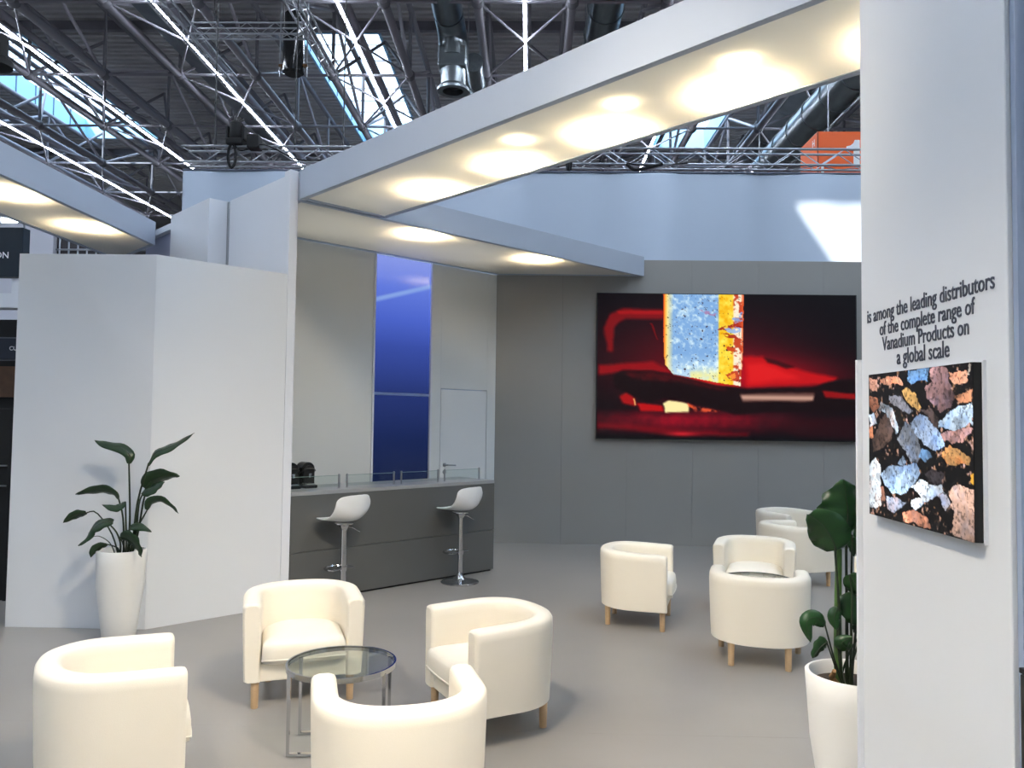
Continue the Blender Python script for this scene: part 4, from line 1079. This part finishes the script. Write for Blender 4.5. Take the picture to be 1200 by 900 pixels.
LEAVES_BROAD=[
 (0.0087,[(-0.025, 0.677), (-0.023, 0.957), (-0.019, 1.238)],[(-0.019, 1.245), (-0.013, 1.332), (-0.019, 1.399), (-0.028, 1.463)],0.200,0.03),
 (0.0074,[(-0.06, 0.677), (-0.076, 0.957), (-0.099, 1.187)],[(-0.095, 1.187), (-0.116, 1.238), (-0.156, 1.292), (-0.21, 1.329)],0.142,-0.06),
 (0.0201,[(-0.063, 0.674), (-0.066, 0.931), (-0.06, 1.185)],None,0.000,0.00),
 (0.0067,[(-0.009, 0.674), (-0.007, 0.957), (0.001, 1.218)],[(0.001, 1.225), (0.015, 1.191), (0.007, 1.151)],0.053,0.02),
 (0.0060,[(-0.023, 0.674), (-0.025, 0.864), (-0.029, 1.011)],[(-0.039, 1.091), (-0.009, 1.044), (0.044, 1.022)],0.074,-0.05),
 (0.0060,[(-0.029, 0.674), (0.007, 0.797), (0.037, 0.87)],[(-0.009, 1.022), (0.011, 0.957), (0.057, 0.884)],0.140,-0.02),
 (0.0053,[(-0.07, 0.69), (-0.103, 0.77), (-0.143, 0.891)],[(-0.143, 0.896), (-0.183, 0.925), (-0.221, 0.904), (-0.205, 0.83)],0.056,-0.07),
 (0.0047,[(-0.076, 0.69), (-0.11, 0.764), (-0.14, 0.829)],[(-0.138, 0.832), (-0.163, 0.817), (-0.202, 0.77)],0.056,-0.08),
 (0.0053,[(-0.056, 0.674), (-0.076, 0.797), (-0.084, 0.864)],[(-0.082, 0.957), (-0.098, 0.917), (-0.087, 0.869)],0.045,-0.04),
 (0.0047,[(-0.043, 0.674), (-0.047, 0.757), (-0.053, 0.797)],[(-0.043, 0.797), (-0.076, 0.824), (-0.036, 0.85)],0.053,-0.06),
 (0.0053,[(-0.047, 0.674), (-0.009, 0.77), (0.044, 0.85)],[(0.007, 0.85), (0.044, 0.864), (0.084, 0.884)],0.053,0.03),
 (0.0060,[(-0.003, 0.674), (0.024, 0.891), (0.071, 1.118)],[(0.071, 1.125), (0.104, 1.198), (0.111, 1.292), (0.091, 1.372)],0.147,0.05),
 (0.0147,[(-0.1, 0.674), (-0.108, 0.697), (-0.116, 0.723)],None,0.000,-0.09),
]

def planter(x, y, r0, r1, r2, h, label, cat='planter'):
    t = thing('planter', (x, y, 0), label, cat, world_children=False)
    prof = [(r0 - .006, 0), (r0, .006), (r0 + (r1 - r0) * .45, h * .30), (r1, h * .62), (r1 + (r2 - r1) * .6, h * .85), (r2, h - .006), (r2 - .006, h), (r2 - .016, h), (r2 - .02, h - .01), (r2 - .022, h - .06)]
    part('pot', MB().lathe(prof, 48), POT, t, smooth=True, angle=60)
    s = part('soil', MB().lathe([(.01, h - .05), (r2 * .6, h - .048), (r2 - .02, h - .055)], 32), SOIL, t, smooth=True)
    return t
def plant(x, y, data, label, leafm, stemm, yscale, h, stem_scale=.62, special=None, roundness=.8):
    t = thing('potted_plant', (x, y, h - .06), label, 'plant', world_children=False)
    for i, (sr, stem, leaf, w, dep) in enumerate(data):
        a = stem[0]; root = (a[0] * .55, dep * .3, -.01)
        n = len(stem)
        pts = [root] + [(p[0], dep * (.3 + .7 * (j / max(1, n - 1))), p[1] - h + .06) for j, p in enumerate(stem)]
        if leaf: pts.append((leaf[0][0], dep, leaf[0][1] - h + .06))
        c = catmull(pts, 14)
        thick = sr > .018
        r = sr * (stem_scale if not thick else .9)
        mt = stemm if not (special and i in special) else special[i]
        st = part('stem', MB().tube(c, [r * (1.15 - .5 * k / 14) for k in range(15)], 8), mt, t, smooth=True)
        if leaf is None: continue
        rib = catmull([(p[0], dep + .06 * dep * j, p[1] - h + .06) for j, p in enumerate(leaf)], 16)
        m = MB(); NS = len(rib); flip = 1 if i % 2 else -1
        for k, p in enumerate(rib):
            u = k / (NS - 1)
            wd = w * .56 * (math.sin(math.pi * min(1, u * .96 + .04) ** .78) ** roundness + .02)
            tg = (rib[min(k + 1, NS - 1)] - rib[max(k - 1, 0)]).normalized()
            pim = Vector((-tg.z, 0, tg.x)); dpt = Vector((0, 1, 0))
            ac = pim * .92 + dpt * (yscale * flip)
            nr = tg.cross(ac).normalized()
            for q in (-1, -.5, 0, .5, 1):
                wob = .06 * w * math.sin(k * 1.3 + q * 2 + i)
                m.v.append(p + ac * (wd * q) + nr * (-.35 * wd * abs(q) + (wob if abs(q) == 1 else 0)))
        for k in range(NS - 1):
            for q in range(4): m.f.append((k * 5 + q, k * 5 + q + 1, (k + 1) * 5 + q + 1, (k + 1) * 5 + q))
        lf = part('leaf', m, leafm, t, smooth=True, angle=180)
        lf.modifiers.new('thickness', 'SOLIDIFY').thickness = .0016
        part('midrib', MB().tube([p + Vector((0, -.002, 0)) for p in rib], [max(.0012, r * .55 * (1 - k / NS)) for k in range(NS)], 6), mt, lf, smooth=True)
    return t
planter(-3.03, 5.83, .112, .165, .172, .68, 'tall tapered white planter in front of the white partition')
plant(-3.03, 5.83, LEAVES_TALL, 'dark green long-leaved plant in the tall white planter by the partition', LEAF, STEM, .75, .68, stem_scale=.62)
planter(1.325, 3.24, .11, .172, .19, .69, 'round white planter cut by the wall on the right')
plant(1.325, 3.24, LEAVES_BROAD, 'broad-leaved green plant in the white planter beside the right wall', LEAF2, STEM, .35, .69, stem_scale=.8, special={2: STEM2, 12: STUMP}, roundness=.62)
